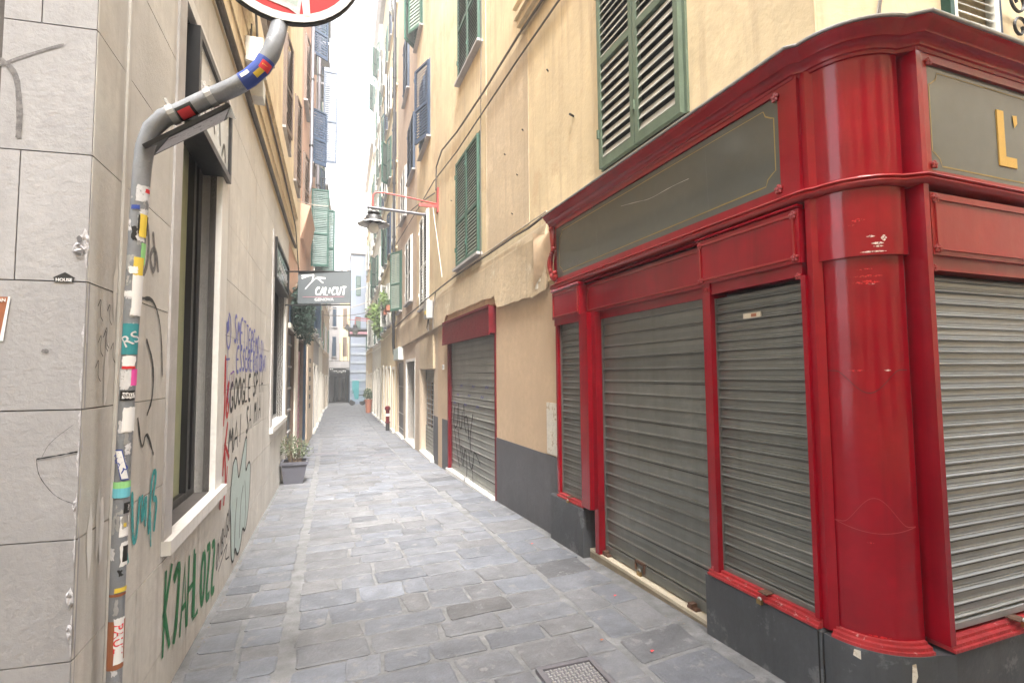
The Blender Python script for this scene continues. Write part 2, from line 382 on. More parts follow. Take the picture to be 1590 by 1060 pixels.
def louvre_leaf(parent, loc, rz, W, H, material, n_up=12, n_lo=9, single=True, mid=.45, name='window_shutter', tilt=0, up_open=0, smat=None):
    smat = smat or SLATM.get(material, material)
    st = .05 if W > .4 else .04
    zm = H*mid
    mb = MB().box(0, st, -.045, 0, 0, H).box(W-st, W, -.045, 0, 0, H).box(st, W-st, -.043, -.002, 0, st*1.6).box(st, W-st, -.043, -.002, H-st, H).box(st, W-st, -.043, -.002, zm-st*.6, zm+st*.6)
    mb.box(-.006, .012, -.06, -.045, H*.15, H*.15+.08).box(-.006, .012, -.06, -.045, H*.85, H*.85+.08)
    o = mb.build(name, material, parent, local=True)
    inv = wmat(parent).inverted(); o.location = inv @ Vector(loc); o.rotation_euler = (tilt, 0, rz)
    for z0, z1, n in ((st*1.6, zm-st*.6, n_lo), (zm+st*.6, H-st, n_up)):
        p = (z1-z0)/n
        k_ = 1.0 if (material == 'green_pale' or smat == 'white_paint') else 1.32
        sm = MB().add([(st, -.040, -.38*p*k_), (W-st, -.040, -.38*p*k_), (W-st, -.014, .34*p*k_), (st, -.014, .34*p*k_), (st, -.034, -.40*p*k_), (W-st, -.034, -.40*p*k_), (W-st, -.008, .30*p*k_), (st, -.008, .30*p*k_)],
                      [(0, 1, 2, 3), (7, 6, 5, 4), (0, 4, 5, 1), (2, 6, 7, 3), (0, 3, 7, 4), (1, 5, 6, 2)])
        if single:
            me = mesh_of(sm, 'slat', smat)
            for i in range(n):
                s = inst(me, o, (0, 0, z0+(i+.5)*p), name='slat'); s.rotation_euler = (R(random.uniform(-3, 3)), 0, 0)
        else:
            big = MB()
            for i in range(n): big.add([(x, y, z+z0+(i+.5)*p) for x, y, z in sm.v], sm.f)
            big.build('slats', smat, o, local=True)['kind'] = 'stuff'
    return o
def window_pair(side, parent, ya, yb, z0, z1, material, n=(12, 9), single=False, sill='grey_wall', opens=(0, 0), mid=.45, frame=None, sill_out=.10):
    """closed or open louvred pair over a window between ya < yb on a side wall"""
    rz = side.rot((ya+yb)/2); W = (yb-ya)
    left = yb if side.r else ya; right = ya if side.r else yb
    mb = wallmb(side); mb.box(ya, yb, 0, .012, z0, z1); wd = mb.build('window', 'void', parent)  # near-black panel proud of the wall: painted shade of the window recess
    t = .03; mb = wallmb(side)
    mb.box(ya-t, ya, 0, .02, z0, z1+t).box(yb, yb+t, 0, .02, z0, z1+t).box(ya, yb, 0, .02, z1, z1+t)
    mb.build('window_frame', frame or material, parent)
    if sill: wallmb(side).box(ya-.08, yb+.08, 0, sill_out, z0-.045, z0-.002).build('window_sill', sill, parent)
    hw = W/2-.004
    a = opens[0]; L = side.P(left, .015, z0+.004)
    louvre_leaf(parent, L, rz - a, hw, z1-z0-.01, material, n[0], n[1], single, mid)
    b = opens[1]
    Rr = Vector(side.P(right, .015, z0+.004))
    d = Vector((math.cos(rz+b), math.sin(rz+b), 0))*hw
    louvre_leaf(parent, Rr-d, rz + b, hw, z1-z0-.01, material, n[0], n[1], single, mid)
    return wd
def rosette(mb, c, r, ax):      # ax: two in-plane axes, out axis
    u, v, o = ax
    for k in range(5):
        t = 2*math.pi*k/5+.3; p = Vector(c)+u*math.cos(t)*r*.6+v*math.sin(t)*r*.6+o*r*.15
        mb.ball(p, r*.42, 6, 4)
    mb.ball(Vector(c)+o*r*.35, r*.35, 6, 4)

# stroke alphabet for hand-written marks, each letter in a unit box
SF_ = {'A': [[(0, 0), (.5, 1), (1, 0)], [(.2, .38), (.8, .38)]], 'B': [[(0, 0), (0, 1), (.8, .85), (.7, .55), (0, .5), (.9, .35), (.8, .05), (0, 0)]],
 'C': [[(.9, .85), (.5, 1), (.1, .7), (.05, .3), (.4, 0), (.9, .15)]], 'D': [[(0, 0), (0, 1), (.7, .85), (.9, .45), (.6, .1), (0, 0)]],
 'E': [[(.85, 1), (0, 1), (0, 0), (.85, 0)], [(0, .5), (.7, .5)]], 'G': [[(.9, .85), (.5, 1), (.1, .7), (.05, .3), (.4, 0), (.9, .15), (.9, .45), (.55, .45)]],
 'H': [[(0, 0), (0, 1)], [(.9, 0), (.9, 1)], [(0, .5), (.9, .5)]], 'I': [[(.4, 0), (.4, 1)]], 'J': [[(.0, .8), (.9, 1), (.6, .2), (.3, 0)]],
 'K': [[(0, 0), (.08, 1)], [(.85, 1), (.05, .5), (.9, 0)]], 'L': [[(0, 1), (0, 0), (.8, 0)]], 'M': [[(0, 0), (.15, 1), (.5, .35), (.85, 1), (1, 0)]],
 'N': [[(0, 0), (0, 1), (.9, 0), (.9, 1)]], 'O': [[(.5, 1), (.1, .75), (.05, .3), (.45, 0), (.85, .3), (.9, .75), (.5, 1)]], 'P': [[(0, 0), (0, 1), (.8, .9), (.8, .6), (0, .45)]],
 'R': [[(0, 0), (0, 1), (.8, .9), (.8, .6), (0, .5), (.9, 0)]], 'S': [[(.85, .9), (.4, 1), (.1, .75), (.5, .5), (.85, .25), (.5, 0), (.05, .1)]],
 'T': [[(.45, 0), (.45, 1)], [(0, 1), (.95, 1)]], 'U': [[(0, 1), (.05, .2), (.45, 0), (.85, .2), (.9, 1)]], 'V': [[(0, 1), (.45, 0), (.9, 1)]], 'Z': [[(0, 1), (.9, 1), (0, 0), (.9, 0)]]}
def smooth_pts(p, n=3):
    if len(p) < 3: return p
    for _ in range(n-1):
        q = [p[0]]
        for a, b in zip(p, p[1:]): q += [(a[0]*.75+b[0]*.25, a[1]*.75+b[1]*.25), (a[0]*.25+b[0]*.75, a[1]*.25+b[1]*.75)]
        q.append(p[-1]); p = q
    return p
def ribbon(mb, pts, wd, out=.003, sm=True, jitter=.12, asp=1.0):
    """a flat painted line on a wall: pts are (y, z)"""
    if sm: pts = smooth_pts(pts)
    V = []; F = []; n = len(pts)
    for i, p in enumerate(pts):
        a = pts[max(0, i-1)]; b = pts[min(n-1, i+1)]; dx, dz = b[0]-a[0], b[1]-a[1]; l = math.hypot(dx, dz) or 1
        k = wd*.5*(1+random.uniform(-jitter, jitter))*(.6 if i in (0, n-1) else 1)
        V += [(p[0]-dz/l*k*asp, out, p[1]+dx/l*k), (p[0]+dz/l*k*asp, out, p[1]-dx/l*k)]
    for i in range(n-1): F.append((2*i, 2*i+1, 2*i+3, 2*i+2))
    mb.add(V, F)
def scrawl(side, parent, txt, ya, yb, za, zb, h, wd, material, out=.004, slant=.1, name='graffiti', hfar=None):
    """hand lettering from (ya, za) to (yb, zb) baseline, reading away from the camera on the left wall"""
    mb = wallmb(side); n = len(txt); st = (yb-ya)/n
    for i, ch in enumerate(txt):
        t = i/max(1, n-1); y = ya+st*i; z = za+(zb-za)*t+random.uniform(-.01, .01); hh = (h+((hfar or h)-h)*t)*random.uniform(.93, 1.07)
        for s in SF_.get(ch, []):
            ribbon(mb, [(y+st*.86*(px+slant*pz)+random.uniform(-.004, .004), z+pz*hh) for px, pz in s], wd, out, sm=len(s) > 3)
    return mb.build(name, material, parent)

# ================================================================== THE GROUND
mb = MB()
ys = [-60, -20, -8] + [i*2 for i in range(-3, 24)] + [60, 140]
for a, b in zip(ys, ys[1:]):
    mb.add([(-90, a, gz(max(a, -10))), (90, a, gz(max(a, -10))), (90, b, gz(b)), (-90, b, gz(b))], [(0, 1, 2, 3)])
ground = mb.build('street_ground', 'mortar', kind='structure')

rs = random.Random(3)
def tone():
    r = rs.random(); v = rs.uniform(.90, 1.12)
    if r < .10: v *= .76
    elif r < .18: v *= 1.12
    wv = rs.uniform(-.04, .045)
    return (v*(1+wv), v*(1+wv*.2), v*(1-wv))
def slab_poly(x0, x1, y0, y1, sk0, sk1, j=.018, c=.022):
    """irregular rounded quad; sk = course slant (dy per dx)"""
    def r(a): return rs.uniform(-a, a)
    A = [(x0+r(j), y0+sk0*x0+r(j)), (x1+r(j), y0+sk0*x1+r(j)), (x1+r(j), y1+sk1*x1+r(j)), (x0+r(j), y1+sk1*x0+r(j))]
    out = []
    for i in range(4):
        p = Vector(A[i]); a = Vector(A[i-1]); b = Vector(A[(i+1) % 4]); cc = c*rs.uniform(.4, 1.3)
        da = (a-p); db = (b-p); out.append(p+da.normalized()*min(cc, da.length*.3)); out.append(p+db.normalized()*min(cc, db.length*.3))
        q = p+db*.5; n = Vector((db.y, -db.x)).normalized(); out.append(q+n*rs.uniform(-.006, .004))
    return out
def slab_geo(mb, poly, h=.009, tl=None):
    n = len(poly); c = sum((Vector(p) for p in poly), Vector((0, 0)))/n; hh = h*rs.uniform(.6, 1.25); tx, ty = rs.uniform(-.008, .008), rs.uniform(-.006, .006)
    def z(p, e): return gz(p[1])+e+(p[0]-c[0])*tx+(p[1]-c[1])*ty
    V = [(p[0], p[1], z(p, -.02)) for p in poly]+[(p[0], p[1], z(p, hh-.004)) for p in poly]+[(c[0]+(p[0]-c[0])*(1-.012/max(.05, (Vector(p)-c).length)), c[1]+(p[1]-c[1])*(1-.012/max(.05, (Vector(p)-c).length)), z(p, hh)) for p in poly]
    F = [(i, (i+1) % n, n+(i+1) % n, n+i) for i in range(n)]+[(n+i, n+(i+1) % n, 2*n+(i+1) % n, 2*n+i) for i in range(n)]+[tuple(range(2*n, 3*n))]
    mb.add(V, F); return len(V)
slabs = []
g = .009
# carriageway courses between the left gutter (x -.22) and the right channel (x 1.67)
y = 1.2; sk = .035
MHX0, MHX1, MHY0, MHY1 = 1.10, 1.47, 2.38, 2.83
while y < 45:
    d = rs.uniform(.21, .34) if y < 14 else rs.uniform(.3, .5); sk2 = sk+rs.uniform(-.01, .01) if .0 < sk < .07 else .035
    xl = -.20; xr = RS.x(max(y, 1.7))-.62 if y > 6 else 1.68
    xr = min(max(xr, 1.45), 1.72) if y < 18 else xr
    x = xl+rs.uniform(-.01, .01)
    while x < xr-.1:
        wdt = rs.uniform(.26, .58)
        if rs.random() < .08: wdt = .2
        x1 = x+wdt
        if xr-x1 < .22: x1 = xr
        if not (x1 > MHX0-.02 and x < MHX1+.02 and y+d > MHY0-.08 and y < MHY1+.03 and True):
            gg = g*rs.uniform(.7, 1.6); slabs.append(slab_poly(x+gg, x1-gg, y+gg, y+d-gg, sk, sk2))
        else:
            a0, a1, b0, b1 = x+g, x1-g, y+g, y+d-g
            hx0, hx1, hy0, hy1 = MHX0-.012, MHX1+.012, MHY0-.03-sk*1.28, MHY1+.012-sk*1.28
            for q0, q1, w0, w1 in ((a0, min(a1, hx0), b0, b1), (max(a0, hx1), a1, b0, b1), (max(a0, hx0+.01), min(a1, hx1-.01), b0, min(b1, hy0)), (max(a0, hx0+.01), min(a1, hx1-.01), max(b0, hy1), b1)):
                if q1-q0 > .06 and w1-w0 > .05: slabs.append(slab_poly(q0, q1, w0, w1, sk, sk, .004, .008))
        x = x1
    y += d; sk = sk2
# left strip, blocks laid between the wall foot and the gutter line
y = 1.6
while y < 44:
    d = rs.uniform(.16, .32) if y < 12 else rs.uniform(.3, .5); xw = LS.x(y)+.03; xe = -.285
    if y > 18: xe = xw+.5
    if rs.random() < .45: slabs.append(slab_poly(xw+.02, xe, y+g, y+d-g, -.01, -.01, .014, .02))
    else:
        m_ = xw+(xe-xw)*rs.uniform(.4, .62); slabs.append(slab_poly(xw+.02, m_-g*1.3, y+g, y+d-g, -.01, -.01, .014, .02)); slabs.append(slab_poly(m_+g*1.3, xe, y+g, y+d-g, -.01, -.01, .014, .02))
    y += d
# right strip
y = .6
while y < 44:
    d = rs.uniform(.26, .44); xs = 1.715 if y < 8 else RS.x(y)-.59; xw = (2.20 if y < 5.3 else RS.x(y)-.02)
    if y < 2.0: xw = 2.25
    sk = .12 if y < 9 else .05
    off = -sk*(xs)
    if rs.random() < .75: slabs.append(slab_poly(xs+g, xw, y+g+off, y+d-g+off, sk, sk, .02, .02))
    else:
        m_ = (xs+xw)/2; slabs.append(slab_poly(xs+g, m_-g, y+g+off, y+d-g+off, sk, sk, .02, .02)); slabs.append(slab_poly(m_+g, xw, y+g+off, y+d-g+off, sk, sk, .02, .02))
    y += d
# crossing in front of the camera
for yy in range(14):
    x = -6+rs.uniform(-.3, 0); y0 = 1.2-.36*(yy+1)
    while x < 7:
        wdt = rs.uniform(.4, .7)
        if not (x > 2.1 and y0 > 1.1): slabs.append(slab_poly(x+g, x+wdt-g, y0+g, y0+.36-g, 0, 0))
        x += wdt
def vis_key(p):
    c = sum((Vector(q) for q in p), Vector((0, 0)))/len(p)
    v = Vector((c.x, c.y, gz(c.y)))-Vector((0, 0, 1.6)); dz = v.dot(cf)
    if dz < .5: return 1e9
    X = v.dot(cr)/dz; Y = v.dot(cu)/dz
    if abs(X) > 1.0 or Y < -.68 or Y > .68: return 1e6+dz
    return dz
slabs = [s for s in slabs if s]; slabs.sort(key=vis_key)
for p in slabs[:296]:
    mb = MB(); slab_geo(mb, p); t = tone(); mb.build('paving_slab', 'slab', ground, tone=t)
mb = MB(); tn = []
for p in slabs[296:]:
    k = slab_geo(mb, p); t = tone(); tn += [t]*k
mb.build('paving', 'slab', ground, kind='stuff', tone=lambda i: tn[i])

# manhole cover with chequered plate
mh = thing('manhole_cover', 'square chequered iron manhole cover set in the paving near the shop step', 'manhole cover', (1.285, 2.60, gz(2.6)))
z0 = gz(2.6)+.004
def mbx(mb, x0, x1, y0, y1, a, b): return mb.box(x0, x1, y0, y1, z0+a, z0+b)
mb = MB(); mbx(mb, 1.11, 1.46, 2.39, 2.42, -.01, .016); mbx(mb, 1.11, 1.46, 2.79, 2.82, -.01, .016); mbx(mb, 1.11, 1.14, 2.42, 2.79, -.01, .016); mbx(mb, 1.43, 1.46, 2.42, 2.79, -.01, .016)
mb.build('rim', 'pipe_metal', mh)
mb = MB(); mbx(mb, 1.144, 1.426, 2.424, 2.786, -.01, .008); mb.build('plate', 'pipe_metal', mh)
mb = MB()
for i in range(11):
    for j in range(14):
        cx, cy = 1.158+i*.0255, 2.438+j*.0255
        if (i+j) % 2: mbx(mb, cx-.010, cx+.010, cy-.004, cy+.004, .008, .014)
        else: mbx(mb, cx-.004, cx+.004, cy-.010, cy+.010, .008, .014)
mb.build('chequer_studs', 'zinc', mh)['kind'] = 'stuff'
for (x, y_, l) in ((.62, 19.5, .9), (1.2, 13.0, .45), (.15, 27.0, .6), (-.05, 14.0, .55)):
    d = MB(); z = gz(y_); d.box(x-l/2, x+l/2, y_-.22, y_+.22, z-.01, z+.016); o = d.build('drain_cover', 'pipe_metal')
    lab = {.62: 'long dark grating across the middle of the paved alley', 1.2: 'small dark cover plate in the paving towards the right wall', .15: 'farthest small cover plate in the bright far paving', -.05: 'thin cover plate in the paving beyond the potted plant'}[x]
    tagm(o, lab, 'drain cover', 'cover plates in the alley paving')

# ================================================================== RIGHT: the ochre building over the shop
A = thing('apartment_building', 'tall ochre plastered building on the right with louvred shutters above the red shop', 'building', (2.4, 6, 0))
TOP = 13.2
wall_open(RS, 1.95, 13.9, 2.62, TOP, [], 'upper_wall', 'ochre', A, out=0, thick=.35, breaks=(5.5, 9.9))
# rougher ledge band: broken lower edge of the older plaster
mb = wallmb(RS); zz = [(5.28, 2.52), (5.6, 2.49), (5.95, 2.52), (6.4, 2.51), (6.95, 2.54), (7.0, 2.70), (7.5, 2.72), (9.0, 2.73), (9.98, 2.72), (10.03, 2.60), (11.5, 2.58), (13, 2.56), (15, 2.53), (17, 2.52), (18.9, 2.50)]
rb_ = random.Random(17); fine = []
def zat(y):
    for (a, za), (b, zb) in zip(zz, zz[1:]):
        if a <= y <= b: return za+(zb-za)*(y-a)/(b-a)
y = zz[0][0]
while y < zz[-1][0]: fine.append((y, zat(y)+rb_.uniform(-.012, .014))); y += rb_.uniform(.05, .13) if y < 10 else .4
fine.append(zz[-1])
for (a, za), (b, zb) in zip(fine, fine[1:]):
    top = 3.3
    mb.add([(a, .002, za+.05), (b, .002, zb+.05), (b, .002, top), (a, .002, top), (a, .042, za), (b, .042, zb), (b, .032, top-.12), (a, .032, top-.12), (a, .005, top), (b, .005, top)],
           [(0, 1, 5, 4), (4, 5, 6, 7), (7, 6, 9, 8), (0, 4, 7, 8, 3), (1, 2, 9, 6, 5)])
mb.build('plaster_band', 'ochre_old', A)
wallmb(RS).box(5.78, 7.42, 0, .005, 3.42, 5.86).build('render_patch', 'ochre_patch', A)
wallmb(RS).box(7.42, 7.44, 0, .008, 3.42, 8.5).build('render_seam', 'ochre_patch', A)
# corbel swelling beside the shop sign
mb = wallmb(RS); mb.add([(5.16, .0, 3.18), (5.7, .0, 3.3), (5.7, 0, 2.5), (5.16, 0, 2.75), (5.28, .075, 3.05), (5.50, .078, 3.12), (5.50, .07, 2.66), (5.34, .07, 2.95)], [(4, 5, 6, 7), (0, 1, 5, 4), (2, 3, 7, 6), (1, 2, 6, 5), (3, 0, 4, 7)])
mb.build('corbel', 'ochre_low', A, smooth=True)
for yb_, zb_, w_, h_ in ((5.42, 2.75, .05, .22), (5.50, 2.62, .07, .1)):
    wallmb(RS).box(yb_-w_/2, yb_+w_/2, .02, .046, zb_-h_/2, zb_+h_/2).build('peeling_plaster', 'plaster_white', A)
# end wall round the corner
mb = MB(); mb.prism([(2.405, 1.95), (2.62, 1.76), (7.5, 1.88), (7.5, 14), (2.8, 14), (2.8, 1.98)], 3.0, TOP); mb.build('street_wall', 'ochre', A)
mb = MB(); mb.prism([(2.78, 1.9), (7.5, 1.95), (7.5, 14), (2.78, 14)], -.6, 3.0); mb.build('core', 'grey_wall', A)
# lower wall with grey dado
OP_A = [(7.12, 9.85, -1, 2.30)]
wall_open(RS, 5.0, 10.9, -.5, 2.62, OP_A, 'lower_wall', 'ochre_low', A, out=-.02, thick=.3, breaks=(7.12, 9.85))
for a, b in ((5.05, 7.12), (9.85, 11.36)):
    mb = wallmb(RS); mb.box(a, b, -.02, -.008, gz(b)-.1, .705 if a < 9 else .715); mb.build('grey_dado', 'dado', A)
wallmb(RS).box(5.1, 5.38, -.02, -.006, .72, 1.28).build('peeling_plaster', 'plaster_white', A)
wallmb(RS).box(9.42, 9.94, -.3, -.2, 2.3, 2.62).build('lintel', 'dado', A)

# string course high at the right
RSm = mapper(RS)
mb = wallmb(RS)
for z0_, z1_, o_ in ((5.88, 5.94, .05), (5.94, 6.02, .10), (6.02, 6.07, .14)): mb.box(2.0, 5.9, 0, o_, z0_, z1_)
mb.build('string_course', 'ochre', A)
wallmb(RS).box(2.0, 6.15, 0, .06, 6.35, 6.45).build('string_course', 'ochre', A)

# shutters of the ochre building
window_pair(RS, A, 2.95, 4.05, 3.42, 5.30, 'green_pale', (12, 10), True, sill=None, mid=.52)
window_pair(RS, A, 7.74, 9.08, 3.50, 5.42, 'green_dark', (20, 12), True, mid=.42)
window_pair(RS, A, 7.66, 8.92, 6.88, 8.95, 'green_dark', (16, 12), False, opens=(0, .0))
window_pair(RS, A, 11.75, 13.1, 7.15, 9.0, 'blue_frame', (14, 10), False, opens=(0, .35))
# the ochre neighbour wing continues down the alley
B = thing('apartment_building', 'ochre brown house with white louvred shutters beyond the small red roller shutter', 'building', (2.3, 16, 0))
wall_open(RS, 13.9, 18.95, 2.5, 16.5, [], 'upper_wall', 'beige_wall', B, out=-.005, breaks=(18,))
B_OP = [(11.37, 13.0, -1, 1.72), (14.2, 16.0, -1, 1.98), (17.0, 18.75, -1, 2.04)]
wall_open(RS, 10.9, 18.95, -.9, 2.62, B_OP, 'lower_wall', 'beige_wall', B, out=-.02, thick=.32, breaks=(13.0, 14.2))
MB().prism([(2.8, 14.05), (7.5, 14.05), (7.5, 18.9), (2.8, 18.9)], -1, 16.5).build('core', 'grey_wall', B)
window_pair(RS, B, 11.9, 13.08, 3.22, 5.48, 'white_paint', (18, 13), False)
window_pair(RS, B, 14.75, 16.05, 3.72, 5.60, 'white_paint', (18, 13), False)
window_pair(RS, B, 17.4, 18.6, 3.75, 5.75, 'green_dark', (18, 13), False, opens=(0, .5))
window_pair(RS, B, 14.3, 15.6, 7.35, 9.0, 'blue_frame', (14, 10), False)
window_pair(RS, B, 16.2, 17.4, 6.6, 8.2, 'white_paint', (14, 10), False)
window_pair(RS, B, 13.9-1.0, 14.0, 10.6, 12.9, 'green_dark', (14, 10), False, opens=(.7, .5))
window_pair(RS, B, 15.6, 16.8, 10.4, 12.4, 'blue_frame', (14, 10), False)
window_pair(RS, B, 11.2, 12.2, 10.9, 13.0, 'blue_frame', (14, 10), False)
# door bays of the wing
def fill(side, ya, yb, out, z0, z1, name, material, parent): return wallmb(side).box(ya, yb, out-.02, out, z0, z1).build(name, material, parent)
wallmb(RS).box(11.2, 13.15, -.02, .03, 1.74, 2.46).build('lintel_panel', 'ochre_old', B)
for ya, yb, nm in ((13.0, 13.12, 0), (13.9, 14.2, 1)): wallmb(RS).box(ya, yb, -.02, .012, gz(yb)-.1, 2.4).build('stone_pier', 'beige_wall', B)
wallmb(RS).box(13.12, 13.9, -.02, .03, gz(14)-.1, 2.42).build('stone_pier', 'beige_wall', B)
for ya, yb in ((14.08, 14.2), (16.0, 16.14)): wallmb(RS).box(ya, yb, -.3, .02, gz(yb)-.05, 2.06).build('door_jamb', 'marble', B)
wallmb(RS).box(14.2, 16.0, -.3, .02, 1.98, 2.06).build('door_head', 'marble', B)
for ya, yb in ((11.3, 13.05), (14.1, 16.1), (16.9, 18.8)): wallmb(RS).box(ya, yb, -.28, .06, gz((ya+yb)/2)-.05, gz((ya+yb)/2)+.07).build('door_step', 'marble', B)
def rloc(side, y_left, out, z): return side.P(y_left, out, z)
s_ = roller(B, rloc(RS, 12.98, -.12, gz(12)+.06), RS.rot(12), 1.58, .62, .085, 'shutter_mid')
s_ = roller(B, rloc(RS, 12.98, -.12, 1.42), RS.rot(12), 1.58, .30, .085, 'shutter_mid')
mb = wallmb(RS)
mb.box(11.38, 12.98, -.26, -.25, gz(12), 1.7); mb.build('interior_shade', 'void', B)  # near-black sheet painted as the shade behind the grille
gr_ = thing('x', '', ''); bpy.data.objects.remove(gr_)
gm = mesh_of(MB().tube([(0, 0, 0), (1.58, 0, 0)], .011, 6), 'grille_bar', 'zinc')
for k in range(9):
    o = inst(gm, B, wmat(B).inverted() @ Vector(rloc(RS, 12.97, -.12, gz(12)+.75+k*.115)), (0, 0, RS.rot(12)), 'grille_bar')
for k in range(4):
    yy = 11.6+k*.42; wallmb(RS).box(yy-.01, yy+.01, -.13, -.11, gz(12)+.66, 1.42).build('grille_upright', 'zinc', B)
roller(B, rloc(RS, 15.9, -.22, gz(15)+.07), RS.rot(15), 1.66, 2.25, .1, 'shutter_mid')
gate = MB(mapper(RS)); gate.box(17.02, 18.73, -.10, -.06, gz(18)+.07, 2.02)
go = gate.build('black_door', 'frame_black', B)
for k, z in enumerate((.35, .85, 1.75)): wallmb(RS).box(17.02, 18.73, -.06, -.045, z-.55, z-.53).build('door_rail', 'zinc', B)
sg = thing('light_box_sign', 'pale blue lit-box style sign panel above the black double door', 'sign', RS.P(17.8, .0, 2.1))
wallmb(RS).box(17.0, 18.7, -.015, .14, 2.10, 2.50).build('case', 'white_paint', sg)
wallmb(RS).box(17.06, 18.64, .14, .145, 2.13, 2.47).build('face', 'spray_pale', sg)

# the small red roller-shutter bay
SB = thing('roller_shutter_bay', 'small red boxed roller shutter with black scrawl between two grey dado walls', 'roller shutter', RS.P(8.5, 0, gz(8.5)))
mb = wallmb(RS); mb.box(7.10, 9.93, -.06, .09, 2.19, 2.58); mb.build('shutter_box', 'red_dark', SB)
mb = wallmb(RS); mb.box(7.08, 9.95, .09, .105, 2.16, 2.20).box(7.08, 9.95, .09, .105, 2.56, 2.60).box(7.08, 7.12, .09, .10, 2.20, 2.56).box(9.91, 9.95, .09, .10, 2.20, 2.56); mb.build('box_trim', 'red_dark', SB)
wallmb(RS).box(9.80, 9.86, -.1, .02, gz(9.8), 2.19).build('guide_post', 'red_dark', SB)
wallmb(RS).box(7.11, 7.15, -.1, .00, gz(7), 2.19).build('guide_post', 'red_dark', SB)
ra = RS.rot(8.5)
sh = roller(SB, RS.P(9.80, -.06, gz(8.5)+.06), ra, 2.64, 2.36, .108, 'shutter_mid')
mb = wallmb(RS); mb.box(7.15, 9.9, -.12, .05, gz(8.5)-.08, gz(8.5)+.055); mb.build('threshold', 'marble', SB)
lk = MB(); p = Vector(RS.P(8.55, .01, gz(8.5)+.10)); lk.tube([p+Vector((0, -.10, 0)), p+Vector((0, .10, 0))], .012, 6).box(p.x-.05, p.x-.01, p.y-.03, p.y+.03, p.z-.05, p.z+.01); lk.build('lock', 'zinc', SB)
mb = wallmb(RS)
for pts in ([(9.5, 1.02), (9.62, .8), (9.55, .6), (9.35, .66), (9.3, .85), (9.32, 1.0)], [(9.25, 1.08), (9.22, .7), (9.05, .6), (9.0, .95)], [(8.9, 1.08), (8.88, .75), (8.75, .6)], [(8.85, .85), (8.7, .9), (8.62, .7), (8.6, .5)],
            [(8.35, .95), (8.55, .5), (8.45, .3)], [(9.55, .6), (9.3, .1), (9.2, -.05)], [(9.3, .62), (9.1, .2), (8.95, -.05), (8.9, .2), (8.8, .35), (8.7, .05), (8.75, -.18)], [(9.05, .35), (8.95, .1), (8.85, .3)], [(8.6, .3), (8.5, .0), (8.35, .1), (8.3, .35), (8.15, .3), (7.95, .18)], [(8.42, .2), (8.36, -.18)]):
    ribbon(mb, pts, .028, -.036, asp=1.6)
mb.build('graffiti', 'spray_black', SB)
mb = wallmb(RS)
for k in range(9):
    yy = 9.6-k*.24; z = 1.05+.16*(k % 3)
    ribbon(mb, [(yy, z), (yy-.05, z+.06), (yy-.1, z), (yy-.15, z+.05)], .012, -.036, asp=1.5)
mb.build('graffiti', 'spray_blue', SB)
wallmb(RS).box(10.28, 10.40, -.02, -.004, 1.70, 1.80).build('house_number', 'white_print', A)
put_text('house_number_text', '13', .09, 'black_print', A, RS.P(10.34, -.002, 1.75), rotm(RS, 10.3))

# ================================================================== THE RED SHOPFRONT
def sfx(y): return 2.338-.0262*(y-2.0)*1.0
SFS = Side([(1.0, sfx(1.0)), (6, sfx(6.0))], True)
S = thing('shopfront', 'red painted corner shopfront with rounded column, dark glass sign boards and closed roller shutters', 'shopfront', (2.5, 2.6, 0))
sm_ = mapper(SFS); srot = SFS.rot(3)
def sbox(a, b, o0, o1, z0, z1, name, material, label=None): return MB(sm_).box(a, b, o0, o1, z0, z1).build(name, material, S, label=label)
RFY0 = 1.665
def rfy(x): return RFY0+.0234*(x-2.64)
XR = 4.6
def rmap(x, out, z): return (x, rfy(x)-out, z)
def rbox(x0, x1, o0, o1, z0, z1, name, material): return MB(rmap).box(x0, x1, o0, o1, z0, z1).build(name, material, S)
CXc, CYc = 2.64, 1.985
def arc(r, a0=182, a1=268, n=14): return [(CXc+r*math.cos(R(a0+(a1-a0)*i/n)), CYc+r*math.sin(R(a0+(a1-a0)*i/n))) for i in range(n+1)]
# plinths
MB(sm_).cbox(4.44, 5.17, -.02, -.0, -.4, -.3, .001)
def plinth(y0, y1, out, z1): return MB(sm_).add(*_pl(y0, y1, out, z1)).build('plinth', 'plinth', S, smooth=False)
def _pl(y0, y1, out, z1):
    b = MB(); b.box(y0, y1, -.16, out, -.4, z1-.012); V, F = b.v, b.f; n = len(V)
    V = V+[(y0+.012, -.16, z1), (y1-.012, -.16, z1), (y1-.012, out-.012, z1), (y0+.012, out-.012, z1)]
    F = [f for f in F if f != (4, 5, 6, 7)]+[(n, n+1, n+2, n+3), (4, 5, n+1, n), (5, 6, n+2, n+1), (6, 7, n+3, n+2), (7, 4, n, n+3)]
    return V, F
plinth(4.46, 5.17, .025, .335); plinth(2.02, 2.845, .008, .312)
MB().prism([(CXc+.3, CYc+.06), (2.338, CYc+.03)]+arc(.305)+[(2.72, 1.655), (2.75, 1.9)], -.4, .30).build('plinth', 'plinth', S)
MB(rmap).box(2.725, XR, -.2, .006, -.4, .31).build('plinth', 'plinth', S)
# step of the door
MB(sm_).box(2.85, 4.46, -.2, -.045, -.3, -.055).build('door_step', 'step_side', S)
MB(sm_).cbox(2.852, 4.45, -.115, -.04, -.055, -.03, .004).build('step_edge', 'step', S)
MB(sm_).box(2.852, 4.45, -.2, -.117, -.056, -.036).build('step_inner', 'step_side', S)
